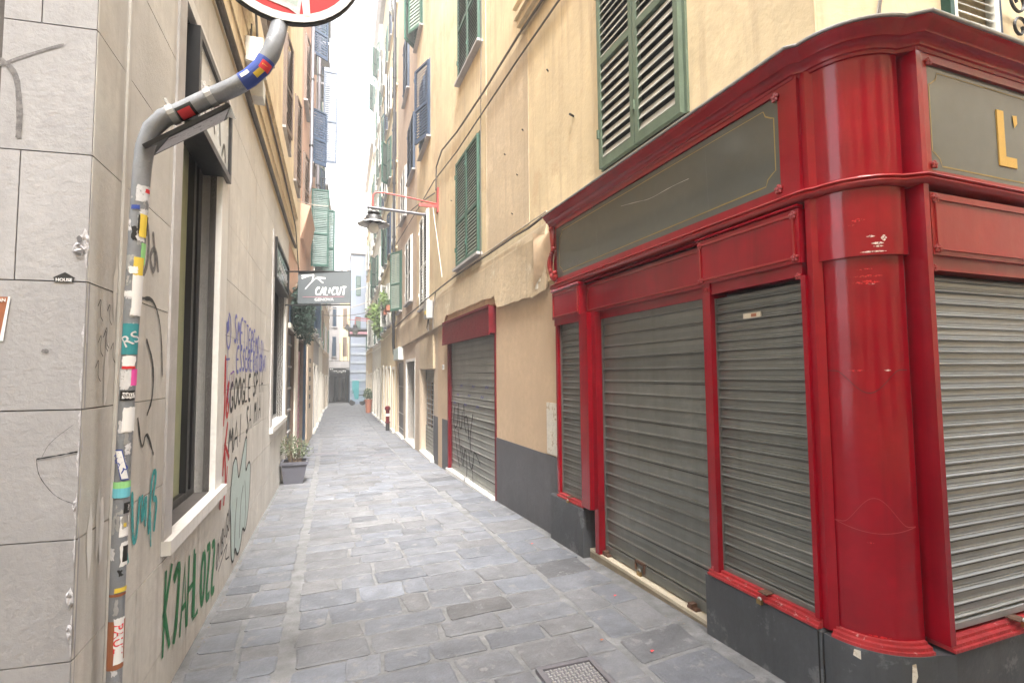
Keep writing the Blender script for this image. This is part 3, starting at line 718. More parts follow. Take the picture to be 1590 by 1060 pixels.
# shutters
DO = -.115
roller(S, SFS.P(4.25, DO, -.02), srot, 1.375, 2.16, .104, 'shutter_dark', bar=.075)
roller(S, SFS.P(2.725, -.055, .355), srot, .665, 1.72, .0605, 'shutter_dark', bar=.035)
roller(S, SFS.P(4.97, -.045, .38), srot, .455, 1.74, .0605, 'shutter_dark', bar=.03)
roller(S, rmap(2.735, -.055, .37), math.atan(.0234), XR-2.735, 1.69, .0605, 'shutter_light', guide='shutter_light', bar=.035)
# sills (several worn mouldings)
for o0, z0_, z1_ in ((.022, .312, .326), (.01, .326, .342), (-.012, .342, .356)):
    sbox(2.03, 2.81, -.1, o0, z0_+.002, z1_+.002, 'sill_moulding', 'red_worn')
    rbox(2.70, XR, -.1, o0, z0_, z1_, 'sill_moulding', 'red_worn')
    MB().prism([(2.72, 1.95), (2.5, 2.05)]+arc(.27+o0+.008), z0_-.012, z1_-.012).build('sill_moulding', 'red_worn', S)
sbox(4.48, 5.02, -.1, .02, .337, .352, 'sill_moulding', 'red_worn'); sbox(4.48, 5.01, -.1, .006, .352, .376, 'sill_moulding', 'red_worn')
# uprights
sbox(4.985, 5.03, -.1, .006, .376, 2.15, 'upright', 'red')
sbox(4.33, 4.485, -.14, .018, .352, 2.17, 'pilaster', 'red')
sbox(4.262, 4.33, -.16, -.03, -.03, 2.17, 'door_jamb', 'red')
sbox(2.728, 2.775, -.14, .004, .345, 2.17, 'mullion', 'red'); sbox(2.775, 2.87, -.16, -.06, -.03, 2.17, 'door_jamb', 'red')
sbox(2.028, 2.055, -.1, .004, .358, 2.10, 'upright', 'red')
MB().prism([(2.352, 2.028), (2.352, 1.995), (2.385, 1.965), (2.43, 1.99), (2.43, 2.028)], .32, 3.2).build('corner_fillet', 'red', S)
# the rounded column, in sections
def col(r, z0_, z1_, name='column_section', material='red'): return MB().prism([(2.80, 1.86), (2.80, 2.02), (2.39, 2.02)]+arc(r, 178, 272, 22), z0_, z1_).build(name, material, S, smooth=True)
col(.247, .34, 2.16); col(.268, 2.16, 2.495); col(.262, 2.53, 3.19)
# sheet joints, bowed, on the column
def colline(f, wd, rr, material, name, a0=183, a1=266, n=26):
    mb = MB(); 
    for i in range(n):
        A0 = a0+(a1-a0)*i/n; A1 = a0+(a1-a0)*(i+1)/n; z0_, z1_ = f(i/n), f((i+1)/n)
        mb.add([(CXc+rr*math.cos(R(A0)), CYc+rr*math.sin(R(A0)), z0_), (CXc+rr*math.cos(R(A1)), CYc+rr*math.sin(R(A1)), z1_), (CXc+rr*math.cos(R(A1)), CYc+rr*math.sin(R(A1)), z1_+wd), (CXc+rr*math.cos(R(A0)), CYc+rr*math.sin(R(A0)), z0_+wd)], [(0, 1, 2, 3)])
    return mb.build(name, material, S)
bell = lambda t: max(0, math.sin(math.pi*min(1, max(0, (t-.12)/.76))))**1.6
colline(lambda t: 1.60-.11*bell(t), .003, .2485, 'void', 'sheet_joint')
colline(lambda t: .86+.13*bell(t), .004, .2488, 'red_worn', 'sheet_joint')
colline(lambda t: .86-.035*math.sin(math.pi*t), .004, .2488, 'red_worn', 'sheet_joint')
# scrapes in the paint
def scrape(a0, a1, z, h, rr, material='scrape'):
    mb = MB(); n = 8
    for i in range(n):
        A0 = a0+(a1-a0)*i/n; A1 = a0+(a1-a0)*(i+1)/n; w0 = h*math.sin(math.pi*i/n)*random.uniform(.5, 1); w1 = h*math.sin(math.pi*(i+1)/n)*random.uniform(.5, 1)
        mb.add([(CXc+rr*math.cos(R(A0)), CYc+rr*math.sin(R(A0)), z-w0*.5), (CXc+rr*math.cos(R(A1)), CYc+rr*math.sin(R(A1)), z-w1*.5), (CXc+rr*math.cos(R(A1)), CYc+rr*math.sin(R(A1)), z+w1*.5+.001), (CXc+rr*math.cos(R(A0)), CYc+rr*math.sin(R(A0)), z+w0*.5+.001)], [(0, 1, 2, 3)])
    mb.build('paint_scrape', material, S)
for a in ((228, 236, 2.25, .012, .2695), (232, 244, 2.215, .016, .2695), (241, 247, 2.24, .035, .2695), (222, 246, 2.175, .010, .2695), (234, 243, 2.2, .01, .2695), (229, 235, 2.02, .008, .2485), (239, 247, 1.60, .008, .2485)): scrape(*a)
for a in ((214, 240, 2.03, .022, .2487), (212, 244, 2.06, .014, .2487), (218, 236, 2.095, .01, .2487), (215, 228, 2.335, .02, .2698), (213, 219, 2.315, .012, .2698), (205, 225, 1.60, .012, .2487), (212, 236, .35, .01, .2487), (215, 222, .78, .01, .2487)): scrape(*a, material='red_print2')
# return and pilaster at the right of the column
MB(rmap).box(2.685, 2.722, -.13, .012, .34, 3.19).build('pilaster', 'red', S)
MB(rmap).box(2.722, 2.735, -.09, .0, .36, 2.12).build('upright', 'red_light', S)
# frieze boards
sbox(2.03, 5.10, -.2, -.02, 2.50, 3.2, 'frieze_board', 'red'); rbox(2.722, XR, -.2, -.02, 2.50, 3.2, 'frieze_board', 'red')
sbox(2.03, 2.15, -.02, .006, 2.55, 3.19, 'frieze_stile', 'red'); sbox(2.15, 5.0, -.02, .006, 3.135, 3.19, 'frieze_rail', 'red'); sbox(2.15, 5.0, -.02, .006, 2.552, 2.60, 'frieze_rail', 'red')
rbox(2.722, 2.765, -.02, .008, 2.54, 3.19, 'frieze_stile', 'red_light'); rbox(2.765, XR, -.02, .008, 3.125, 3.19, 'frieze_rail', 'red_light'); rbox(2.765, XR, -.02, .008, 2.54, 2.575, 'frieze_rail', 'red_light')
sbox(2.15, 5.0, -.018, -.008, 2.602, 3.133, 'sign_glass', 'signglass'); rbox(2.765, XR, -.018, -.008, 2.577, 3.123, 'sign_glass', 'signglass')
# gold line with notched corners
def goldline(mp, a0, a1, z0_, z1_, out, k=.07, flip=False):
    pts = [(a0+k, z1_), (a1-k, z1_), (a1-k*.8, z1_-k*.5), (a1-k*.3, z1_-k*.85), (a1, z1_-k), (a1, z0_+k), (a1-k*.3, z0_+k*.85), (a1-k*.8, z0_+k*.5), (a1-k, z0_), (a0+k, z0_), (a0+k*.8, z0_+k*.5), (a0+k*.3, z0_+k*.85), (a0, z0_+k), (a0, z1_-k), (a0+k*.3, z1_-k*.85), (a0+k*.8, z1_-k*.5), (a0+k, z1_)]
    mb = MB(mp); ribbon(mb, pts, .007, out, sm=False, jitter=0); mb.build('gold_line', 'goldline', S)
goldline(sm_, 2.19, 4.93, 2.65, 3.09, -.0065); goldline(rmap, 2.80, XR-.05, 2.61, 3.09, -.0065)
mb = MB(sm_); ribbon(mb, [(3.75, 3.0), (3.5, 2.96), (3.35, 2.93), (3.1, 2.94), (2.9, 2.93)], .004, -.0062, jitter=.5); mb.build('glass_crack', 'zinc', S)
mb = MB(sm_); ribbon(mb, [(4.15, 2.63), (4.17, 3.1)], .002, -.0062); ribbon(mb, [(2.72, 2.62), (2.74, 3.1)], .002, -.0062); mb.build('glass_crack', 'spray_grey', S)
mb = MB(sm_)
for i in range(8): ribbon(mb, [(4.72-i*.035, 2.66), (4.71-i*.035, 2.70+.02*(i % 3)), (4.69-i*.035, 2.66)], .004, -.0061)
mb.build('scratched_tag', 'spray_grey', S)
# the gold letter and apostrophe
mb = MB(rmap); mb.box(3.345, 3.405, -.008, -.002, 2.68, 2.985).box(3.405, 3.50, -.008, -.002, 2.68, 2.735)
mb.build('gold_letter', 'gold', S)
mb = MB(rmap); mb.add([(3.49, -.004, 2.975), (3.53, -.004, 2.98), (3.53, -.004, 2.935), (3.50, -.004, 2.905)], [(0, 1, 2, 3)]); mb.build('gold_apostrophe', 'gold', S)
# lower row of panels
def panel(mp, a0, a1, o, z0_, z1_, ax, material, name='panel', rt=.016, back=-.12, mould='red_light', drop=True):
    MB(mp).box(a0, a1, back, o, z0_, z1_).build(name, material, S)
    m2 = MB(mp); t = .006
    i = .03
    for u0, u1, v0, v1 in ((a0+i, a1-i, z1_-i-t, z1_-i+t), (a0+i, a1-i, z0_+i-t, z0_+i+t), (a0+i-t, a0+i+t, z0_+i+t, z1_-i-t), (a1-i-t, a1-i+t, z0_+i+t, z1_-i-t)): m2.box(u0, u1, o, o+.009, v0, v1)
    m2.build('bead_frame', mould, S)
    for u in (a0+i, a1-i):
        for v in (z0_+i, z1_-i):
            if rt > .005: m3 = MB(); rosette(m3, mp(u, o, v), rt*1.25, ax); m3.build('corner_rosette', mould, S, smooth=True)
axs = (Vector((0, 1, 0)), Vector((0, 0, 1)), Vector((-1, 0, 0))); axr = (Vector((1, 0, 0)), Vector((0, 0, 1)), Vector((0, -1, 0)))
panel(sm_, 4.45, 5.05, .03, 2.165, 2.45, axs, 'red', rt=.013)
panel(sm_, 2.82, 4.45, -.05, 2.17, 2.45, axs, 'red', rt=.001)
panel(sm_, 2.045, 2.82, .012, 2.17, 2.46, axs, 'red', rt=.02)
panel(rmap, 2.73, XR-.02, .012, 2.155, 2.46, axr, 'red_light', rt=.02)
# little cornice over and cove under each panel
def smould(a0, a1, z, o, h=.03): MB(sm_).add([(a0, -.02, z), (a1, -.02, z), (a1, o, z+.004), (a0, o, z+.004), (a1, o+.014, z+h*.5), (a0, o+.014, z+h*.5), (a1, o+.006, z+h), (a0, o+.006, z+h), (a1, -.02, z+h), (a0, -.02, z+h)], [(0, 1, 2, 3), (3, 2, 4, 5), (5, 4, 6, 7), (7, 6, 8, 9), (0, 3, 5, 7, 9), (1, 8, 6, 4, 2)]).build('moulding', 'red', S)
smould(4.44, 5.06, 2.45, .035); smould(2.81, 4.44, 2.455, -.04); smould(2.04, 2.83, 2.462, .012, .02)
sbox(4.47, 5.04, -.1, .012, 2.10, 2.165, 'cove', 'red'); sbox(2.055, 2.82, -.1, -.01, 2.10, 2.17, 'cove', 'red'); sbox(2.87, 4.262, -.16, -.09, 2.10, 2.17, 'door_head', 'red')
rbox(2.735, XR, -.1, -.012, 2.085, 2.155, 'cove', 'red_light')
for p_, r_, ax_ in [(sm_(2.07, .0, 2.10), .02, axs), (rmap(2.745, .0, 2.09), .02, axr), (sm_(2.75, .008, 2.13), .014, axs)]+[q for z in (2.60, 3.12) for q in ((sm_(2.16, .008, z), .028, axs), (rmap(2.775, .01, z), .022, axr))]:
    m3 = MB(); rosette(m3, p_, r_, ax_); m3.build('rosette', 'red_light', S, smooth=True)
# long mouldings swept round the corner
path = [(sfx(5.12)-.0, 5.12), (sfx(2.05), 2.05), (2.368, 2.02)]+arc(.262, 180, 268, 14)+[(2.70, 1.662), (XR, rfy(XR))]
path2 = [(sfx(5.12)-.0, 5.12), (sfx(2.06), 2.06), (sfx(2.03)+.006, 2.0)]+arc(.272, 184, 264, 12)+[(2.695, 1.655), (XR, rfy(XR))]
MB().sweep(path2, [(-.06, 2.495), (.006, 2.497), (.022, 2.506), (.027, 2.519), (.018, 2.531), (.03, 2.538), (.02, 2.548), (-.06, 2.55)]).build('rope_moulding', 'red_light', S, smooth=True)
MB().sweep(path, [(-.1, 3.165), (.010, 3.165), (.014, 3.18), (.024, 3.184), (.027, 3.202), (.045, 3.222), (.058, 3.226), (.062, 3.24), (.086, 3.262), (.096, 3.288), (-.1, 3.288)]).build('cornice', 'red', S, smooth=True)
MB().sweep(path, [(-.12, 3.292), (.106, 3.290), (.110, 3.296), (.110, 3.301), (-.12, 3.35)]).build('zinc_flashing', 'zinc', S)
# carved scroll closing the sign at its far end
mb = MB(); sp = [(5.06, 3.17), (5.04, 3.08), (5.03, 2.98), (5.05, 2.9), (5.10, 2.84), (5.12, 2.76), (5.10, 2.68), (5.05, 2.62), (5.0, 2.60), (4.98, 2.64)]
pts = [Vector(sm_(a, .02, z)) for a, z in smooth_pts(sp, 3)]; n = len(pts)
mb.tube(pts, [.022+.012*math.sin(math.pi*i/n*3)**2 for i in range(n)], 8)
for a, z, r in ((5.05, 3.14, .03), (5.03, 3.02, .022), (5.0, 2.92, .028), (5.06, 2.88, .022), (5.03, 2.63, .035), (4.985, 2.66, .028), (5.08, 2.70, .024)): mb.ball(sm_(a, .03, z), r, 8, 5)
mb.build('carved_scroll', 'red_light', S, smooth=True)
# locks, latches, labels, stickers
def padlock(p, ax, s=.03, parent=S):
    u = Vector(ax); o = thing  # noqa
    mb = MB(); n = Vector((u.y, -u.x, 0)); P = Vector(p)
    c = [P+u*a+n*b+Vector((0, 0, z)) for a in (-s, s) for b in (-.009, .009) for z in (0, s*1.5)]
    mb.add([tuple(q) for q in c], [(0, 1, 3, 2), (4, 6, 7, 5), (0, 4, 5, 1), (2, 3, 7, 6), (1, 5, 7, 3), (0, 2, 6, 4)])
    b = mb.build('padlock_body', 'brass', parent)
    t = [P+u*(s*.6*math.cos(a))+Vector((0, 0, s*1.5+s*.7*math.sin(a))) for a in [math.pi*i/8 for i in range(9)]]
    MB().tube(t, .005, 6).build('padlock_shackle', 'zinc', parent)
pk = thing('padlock', 'brass padlock on the wide shop door shutter above the pale step', 'padlock', SFS.P(3.72, -.075, -.02), group='padlocks on the shop shutters')
padlock(SFS.P(3.72, -.08, -.035), (0, 1, 0), .026, pk)
MB(sm_).box(3.66, 3.79, -.105, -.088, .055, .075).box(3.66, 3.675, -.105, -.085, .0, .055).box(3.775, 3.79, -.105, -.085, .0, .055).build('hasp', 'rust', pk)
pk2 = thing('padlock', 'small brass padlock over the red sill of the narrower shop window shutter', 'padlock', SFS.P(2.36, .03, .33), group='padlocks on the shop shutters')
padlock(SFS.P(2.38, .035, .30), (0, 1, 0), .016, pk2); MB(sm_).box(2.34, 2.40, -.03, .028, .359, .364).build('hasp', 'rust', pk2)
pk3 = thing('padlock', 'small padlock on the red sill of the slim far shop shutter', 'padlock', SFS.P(4.76, .03, .36), group='padlocks on the shop shutters')
padlock(SFS.P(4.76, .03, .325), (0, 1, 0), .014, pk3); MB(sm_).box(4.73, 4.79, -.03, .028, .377, .382).build('hasp', 'rust', pk3)
pk4 = thing('padlock', 'dull padlock at the bottom of the bright shutter right of the column', 'padlock', rmap(3.2, .03, .35), group='padlocks on the shop shutters')
padlock(rmap(3.22, .03, .345), (1, 0, 0), .018, pk4); MB(rmap).box(3.18, 3.25, -.03, .028, .372, .377).build('hasp', 'rust', pk4)
for a in (4.22, 3.08): MB(sm_).box(a-.05, a+.04, -.12, -.06, -.03, -.012).box(a-.02, a+.02, -.10, -.05, -.02, .012).build('floor_latch', 'rust', S)
MB(sm_).box(2.37, 2.50, -.05, -.0425, 1.92, 1.95).build('paper_label', 'step', S)
MB(sm_).box(2.40, 2.44, -.0425, -.0418, 1.925, 1.945).build('label_print', 'brown_print', S)
MB(sm_).box(2.852, 2.868, -.13, -.058, .16, .20).build('sticker', 'navy_print', S)
MB(sm_).box(2.852, 2.868, -.13, -.057, .135, .16).build('sticker', 'red_print', S)
# damage to the plinth below the column
mb = MB(); mb.add([(CXc+.308*math.cos(R(a)), CYc+.308*math.sin(R(a)), z) for a, z in ((226, .285), (236, .29), (247, .285), (249, .22), (243, .17), (236, .16), (230, .19), (225, .23))], [tuple(range(8))]); mb.build('plinth_chip', 'plinth', S)
mb = MB(); mb.add([(CXc+.309*math.cos(R(a)), CYc+.309*math.sin(R(a)), z) for a, z in ((244, .27), (247, .275), (248, .22), (245, .17), (243, .19))], [tuple(range(5))]); mb.add([(CXc+.308*math.cos(R(a)), CYc+.308*math.sin(R(a)), z) for a, z in ((202, .29), (207, .29), (207, .25), (201, .26))], [tuple(range(4))]); mb.build('bare_patch', 'plaster_white', S)
MB(sm_).box(2.035, 2.042, .008, .011, -.35, .30).build('plinth_joint', 'void', S)
# ochre wall window round the corner with white-edged shutter and iron scroll
mb = MB(rmap); mb.box(3.10, 3.95, -.2, -.155, 3.30, 5.0); mb.build('window', 'void', A)  # near-black panel painted as the shaded window opening
ol = louvre_leaf(A, rmap(3.13, -.10, 3.38), 0, .40, 1.6, 'white_paint', 18, 16, True, .5)
MB(rmap).box(3.10, 3.135, -.16, -.05, 3.36, 5.0).build('window_frame', 'green_teal', A)
MB(rmap).box(3.53, 3.56, -.16, -.05, 3.36, 5.0).build('window_frame', 'blue_frame', A)
rail = thing('window_railing', 'wrought iron scrolled window railing above the corner sign board', 'railing', rmap(3.75, -.02, 3.4))
mb = MB()
for k in range(4):
    cx = 3.66+.16*k
    pts = []
    for i in range(22):
        t = i/21; a = t*4.4*math.pi/2; r = .075*(1-t*.75); pts.append(Vector(rmap(cx+r*math.cos(a), -.02, 3.52+r*math.sin(a)+.0)))
    mb.tube(pts, .008, 5)
    pts = []
    for i in range(22):
        t = i/21; a = math.pi+t*4.4*math.pi/2; r = .075*(1-t*.75); pts.append(Vector(rmap(cx+r*math.cos(a), -.02, 3.68+r*math.sin(a))))
    mb.tube(pts, .008, 5)
mb.build('scrolls', 'iron', rail)
mb = MB()
for z in (3.43, 3.78): mb.tube([rmap(3.58, -.02, z), rmap(4.4, -.02, z)], .01, 6)
mb.build('rails', 'iron', rail)

# ================================================================== LEFT: the stone-clad house
L = thing('stone_clad_house', 'grey stone clad corner house on the left with graffiti and dark framed shop windows', 'building', (-1.0, 4, 0))
H0 = 4.24
def lmap(y, out, z): return LS.P(y, out, z)
W1 = (3.34, 4.45, .75, 3.78); W2 = (8.35, 10.45, .86, 3.62)
CH = [-.6, -.28, .17, .64, 1.045, 1.49, 1.94, 2.40, 2.87, 3.33, 3.80, H0]
# backing wall
wall_open(LS, 2.25, 10.95, -.6, H0, [W1, W2], 'backing_wall', 'stone_joint', L, out=-.028, thick=.3)
MB().prism([(-8, 2.62), (-1.15, 2.30), (-1.15, 10.9), (-8, 10.9)], -.6, H0).build('core', 'grey_wall', L)
# front-facing side of the block
FA = R(5.4)
def fmap(s, out, z):   # s: metres along the front from the corner, negative to the left
    ox, oy = -.818, 2.225
    return (ox+s*math.cos(FA)-out*math.sin(FA), oy-s*math.sin(FA)-out*math.cos(FA), z)
MB(fmap).box(-7, -.03, -.3, -.028, -.6, H0).build('backing_wall', 'stone_joint', L)
gj = .0022
fw = {}
rs2 = random.Random(5)
for i in range(len(CH)-1):
    z0_, z1_ = CH[i], CH[i+1]
    edge = -.0
    first = {5: .60, 6: .215, 7: .62, 8: .172, 9: .6}.get(i, .5 if i % 2 else .72)
    s = edge
    ln = first
    while s > -4:
        MB(fmap).cbox(s-ln+gj, s-gj, -.03, rs2.uniform(-.0008, .001), z0_+gj, z1_-gj, .003).build('stone_slab', 'stone', L)
        s -= ln; ln = rs2.choice((.78, .62, .9)) if s > -2 else 1.2
    # alley side
    y = 2.228; seg = []
    ln = rs2.choice((.98, 1.3, .62))
    if i % 2: ln = 1.0
    cuts = [2.23]
    y = 2.23+ln
    while y < 10.95: cuts.append(y); y += rs2.choice((1.25, 1.55, 1.4))
    cuts.append(10.95)
    for a, b in zip(cuts, cuts[1:]):
        pieces = [(a, b, z0_, z1_)]
        for wy0, wy1, wz0, wz1 in ((3.20, 4.72, .67, 3.84), (8.1, 10.65, .79, 3.72)):
            new = []
            for (pa, pb, qa, qb) in pieces:
                if pb <= wy0 or pa >= wy1 or qb <= wz0 or qa >= wz1: new.append((pa, pb, qa, qb)); continue
                if pa < wy0: new.append((pa, wy0, qa, qb))
                if pb > wy1: new.append((wy1, pb, qa, qb))
                c, d = max(pa, wy0), min(pb, wy1)
                if qa < wz0: new.append((c, d, qa, wz0))
                if qb > wz1: new.append((c, d, wz1, qb))
            pieces = new
        for (pa, pb, qa, qb) in pieces:
            if pb-pa < .02 or qb-qa < .02: continue
            MB(lmap).cbox(pa+gj, pb-gj, -.03, rs2.uniform(-.0008, .001), qa+gj, qb-gj, .003).build('stone_slab', 'stone_lit', L)
# shallow pilaster return near the pole
MB(lmap).cbox(2.50, 2.53, 0, .012, -.4, H0, .003).build('corner_strip', 'stone_lit', L)
# windows with marble surrounds
def marble_window(y0, y1, z0_, z1_, fl, fr, split, panes):
    MB(lmap).box(fl, y0, -.24, .012, z0_-.0, z1_+.08).build('window_jamb', 'marble_grey', L)
    MB(lmap).box(y1, fr, -.24, .012, z0_-.0, z1_+.08).build('window_jamb', 'marble', L)
    MB(lmap).box(y0, y1, -.24, .012, z1_, z1_+.08).build('window_head', 'marble', L)
    MB(lmap).cbox(fl, fr+.03, -.24, .045, z0_-.075, z0_-.001, .006).build('window_sill', 'marble', L)
    mb = MB(lmap); f = .055; d0, d1 = -.19, -.125
    mb.box(y0, y0+f, d0, d1, z0_, z1_).box(y1-f, y1, d0, d1, z0_, z1_).box(y0+f, y1-f, d0, d1, z0_, z0_+f).box(y0+f, y1-f, d0, d1, z1_-f, z1_)
    for s in split: mb.box(s-.03, s+.03, d0, d1+.01, z0_+f, z1_-f)
    mb.build('window_frame', 'frame_black', L)
    MB(lmap).box(y0+f, y1-f, -.165, -.155, z0_+f, z1_-f).build('pane', panes, L)
marble_window(W1[0], W1[1], .75, 3.78, 3.20, 4.70, (4.20, 4.33), 'pane_reflect')
marble_window(W2[0], W2[1], .865, 3.64, 8.12, 10.63, (9.0, 9.7), 'pane_dark')
MB(lmap).box(3.42, 3.62, -.15, -.10, .80, 1.62).build('lower_pane_frame', 'frame_black', L)
# transom boxes with lettering
def tbox(y0, y1, z0_, z1_, lab):
    mb = MB(lmap); o = .045
    mb.box(y0, y1, -.12, o, z0_, z0_+.05).box(y0, y1, -.12, o, z1_-.05, z1_).box(y0, y0+.05, -.12, o, z0_+.05, z1_-.05).box(y1-.05, y1, -.12, o, z0_+.05, z1_-.05)
    fr_ = mb.build('sign_box_frame', 'frame_black', L)
    MB(lmap).box(y0+.05, y1-.05, -.1, o-.02, z0_+.05, z1_-.05).build('sign_box_glass', 'opal' if y0 < 5 else 'pane_dark', L)
    return fr_
tbox(3.50, 4.60, 3.14, 3.74, ''); tbox(8.3, 10.62, 3.06, 3.66, '')
mb = MB(lmap)
for pts in ([(3.75, 3.3), (3.8, 3.5), (3.9, 3.55), (3.95, 3.4)], [(4.05, 3.3), (4.0, 3.45), (4.1, 3.6), (4.2, 3.5), (4.25, 3.3)], [(4.3, 3.25), (4.4, 3.4), (4.45, 3.25)]): ribbon(mb, pts, .04, .0265)
mb.build('sign_figure', 'frame_black', L)
mb = MB(lmap)
for i in range(7):
    y = 8.7+i*.24; ribbon(mb, [(y, 3.22), (y+.08, 3.5), (y+.16, 3.3), (y+.24, 3.36)], .035, .0275)
mb.build('sign_script', 'white_print', L)
mb = MB(lmap); mb.tube([lmap(3.55, -.1, .9), lmap(3.6, -.1, 1.05)], .004, 5); 
# top strip: dark conduit under the upper plaster
mb = MB(); mb.tube([lmap(y, .03, 4.27+.012*(y-2)) for y in (2.3, 5, 8, 10.95, 12.1)], .028, 8); mb.build('conduit', 'cable', L, smooth=True)
# patches, holes, scorch marks on the stone
def blob(mp, y, z, ry, rz_, out, material, name, n=11, seed=0):
    r = random.Random(seed); V = [(y+ry*math.cos(2*math.pi*i/n)*r.uniform(.6, 1.1), out, z+rz_*math.sin(2*math.pi*i/n)*r.uniform(.6, 1.1)) for i in range(n)]
    return MB(mp).add(V, [tuple(range(n))]).build(name, material, L)
def crater(y, z, ry, rz_, seed):
    r = random.Random(seed); n = 12
    ring = [(y+ry*math.cos(2*math.pi*i/n)*r.uniform(.7, 1.15), .0025, z+rz_*math.sin(2*math.pi*i/n)*r.uniform(.7, 1.15)) for i in range(n)]
    inner = [(y+(a-y)*.65, .006+r.uniform(0, .006), z+(c-z)*.65) for a, b, c in ring]
    MB(fmap).add(ring+inner+[(y, .003, z)], [(i, (i+1) % n, n+(i+1) % n, n+i) for i in range(n)]+[(n+i, n+(i+1) % n, 2*n) for i in range(n)]).build('chipped_stone', 'chip', L)
crater(-.012, 2.08, .016, .05, 1); crater(-.028, 2.06, .02, .022, 2); crater(-.01, .85, .012, .035, 3); crater(-.008, .74, .01, .03, 8); crater(-.008, 1.16, .006, .02, 5)
rc = random.Random(12)
for mp_, sg in ((fmap, -1), (None, 1)):
    z = .35
    while z < 2.25:
        l_ = rc.uniform(.04, .16)
        if rc.random() < .62:
            n_ = 7; V = []
            for i in range(n_+1):
                zz_ = z+l_*i/n_; w_ = .002+rc.uniform(.001, .009)*math.sin(math.pi*i/n_)
                if sg < 0: V += [fmap(-.001, .0026, zz_), fmap(-.001-w_, .0026, zz_)]
                else: V += [LS.P(2.230, .0026, zz_), LS.P(2.230+w_, .0026, zz_)]
            MB().add(V, [(2*i, 2*i+1, 2*i+3, 2*i+2) for i in range(n_)]).build('chipped_edge', 'chip', L)
        z += l_+rc.uniform(.0, .08)
blob(fmap, -.022, 2.09, .012, .014, .0125, 'hole_shade', 'hole', seed=4); blob(fmap, -.02, 2.045, .016, .007, .0125, 'hole_shade', 'hole', seed=6)  # flat dark blobs: the shade inside the holes is painted
blob(fmap, -.115, 1.695, .014, .009, .003, 'spray_grey', 'scorch_mark', seed=9)
mb = MB(fmap); ribbon(mb, [(-.29, 2.72), (-.24, 2.68), (-.225, 2.58), (-.222, 2.49), (-.223, 2.44)], .017, .003); ribbon(mb, [(-.30, 2.69), (-.2, 2.75), (-.1, 2.80)], .010, .0028); mb.build('graffiti', 'spray_grey', L)
mb = MB(fmap); ribbon(mb, [(-.005, 1.345), (-.06, 1.335), (-.125, 1.325)], .004, .0025, jitter=.6); ribbon(mb, [(-.125, 1.325), (-.12, 1.28), (-.10, 1.24), (-.06, 1.19), (-.005, 1.165)], .0015, .0025, jitter=.6); ribbon(mb, [(-.11, 1.33), (-.09, 1.38), (-.02, 1.44)], .001, .0025); mb.build('crack', 'void', L)
ps = thing('poster', 'torn dark red concert poster with white margin pasted at the left edge of the stone', 'poster', fmap(-.25, .003, 1.72))
MB(fmap).add([(-.42, .003, 1.882), (-.222, .003, 1.88), (-.238, .003, 1.73), (-.42, .003, 1.73)], [(0, 1, 2, 3)]).build('sheet', 'brown_print', ps)
MB(fmap).add([(-.228, .004, 1.881), (-.2215, .004, 1.88), (-.236, .004, 1.728), (-.247, .004, 1.73)], [(0, 1, 2, 3)]).build('margin', 'white_print', ps)
put_text('headline', 'THE DAN', .016, 'white_print', ps, fmap(-.268, .005, 1.868), Matrix.Rotation(-FA, 3, 'Z') @ FX, bold=.0003)
hs_ = thing('sticker', 'small black and white house shaped sticker reading HOUSE on the front stone', 'sticker', fmap(-.07, .003, 1.957))
MB(fmap).add([(-.102, .003, 1.952), (-.066, .003, 1.972), (-.034, .003, 1.952), (-.04, .003, 1.949), (-.04, .003, 1.937), (-.098, .003, 1.937), (-.098, .003, 1.949)], [tuple(range(7))]).build('backing', 'black_print', hs_)
put_text('word', 'HOUSE', .0155, 'white_print', hs_, fmap(-.068, .004, 1.944), Matrix.Rotation(-FA, 3, 'Z') @ FX, bold=.0003)

# graffiti on the alley side
scrawl(LS, L, 'SMETTEREMO DI', 5.15, 7.35, 1.90, 1.83, .27, .036, 'spray_blue', hfar=.20)
scrawl(LS, L, 'ESSERE', 5.30, 6.3, 1.65, 1.66, .22, .036, 'spray_blue')
scrawl(LS, L, 'RASSICURANTI', 6.35, 7.6, 1.65, 1.66, .20, .034, 'spray_blue')
scrawl(LS, L, 'GOOGLE', 5.0, 6.25, 1.30, 1.36, .27, .042, 'spray_black', hfar=.26)
scrawl(LS, L, 'SPIA', 6.4, 7.3, 1.38, 1.41, .27, .042, 'spray_black')
scrawl(LS, L, 'MAI', 5.0, 5.75, .93, .98, .26, .042, 'spray_black')
scrawl(LS, L, 'SA MIA', 5.95, 7.1, 1.03, 1.10, .27, .042, 'spray_black')
mb = MB(lmap)
for pts in ([(4.88, 2.10), (4.80, 1.98), (4.83, 1.85), (4.93, 1.83), (5.0, 1.95), (4.97, 2.10), (4.88, 2.13)], [(4.88, 1.85), (4.86, 1.62)], [(4.80, 1.74), (4.97, 1.75)]): ribbon(mb, pts, .03, .004)
ribbon(mb, [(4.8, 2.05), (4.84, 1.95), (4.87, 2.08), (4.9, 1.98)], .05, .0042)
mb.build('graffiti', 'spray_blue', L)
mb = MB(lmap)
for pts in ([(4.86, 1.62), (4.93, 1.30), (4.98, 1.62)], [(5.05, 1.60), (5.06, 1.32)], [(5.02, 1.62), (5.25, 1.66), (5.1, 1.50)]): ribbon(mb, pts, .018, .004)
mb.build('graffiti', 'spray_violet', L)
mb = MB(lmap)
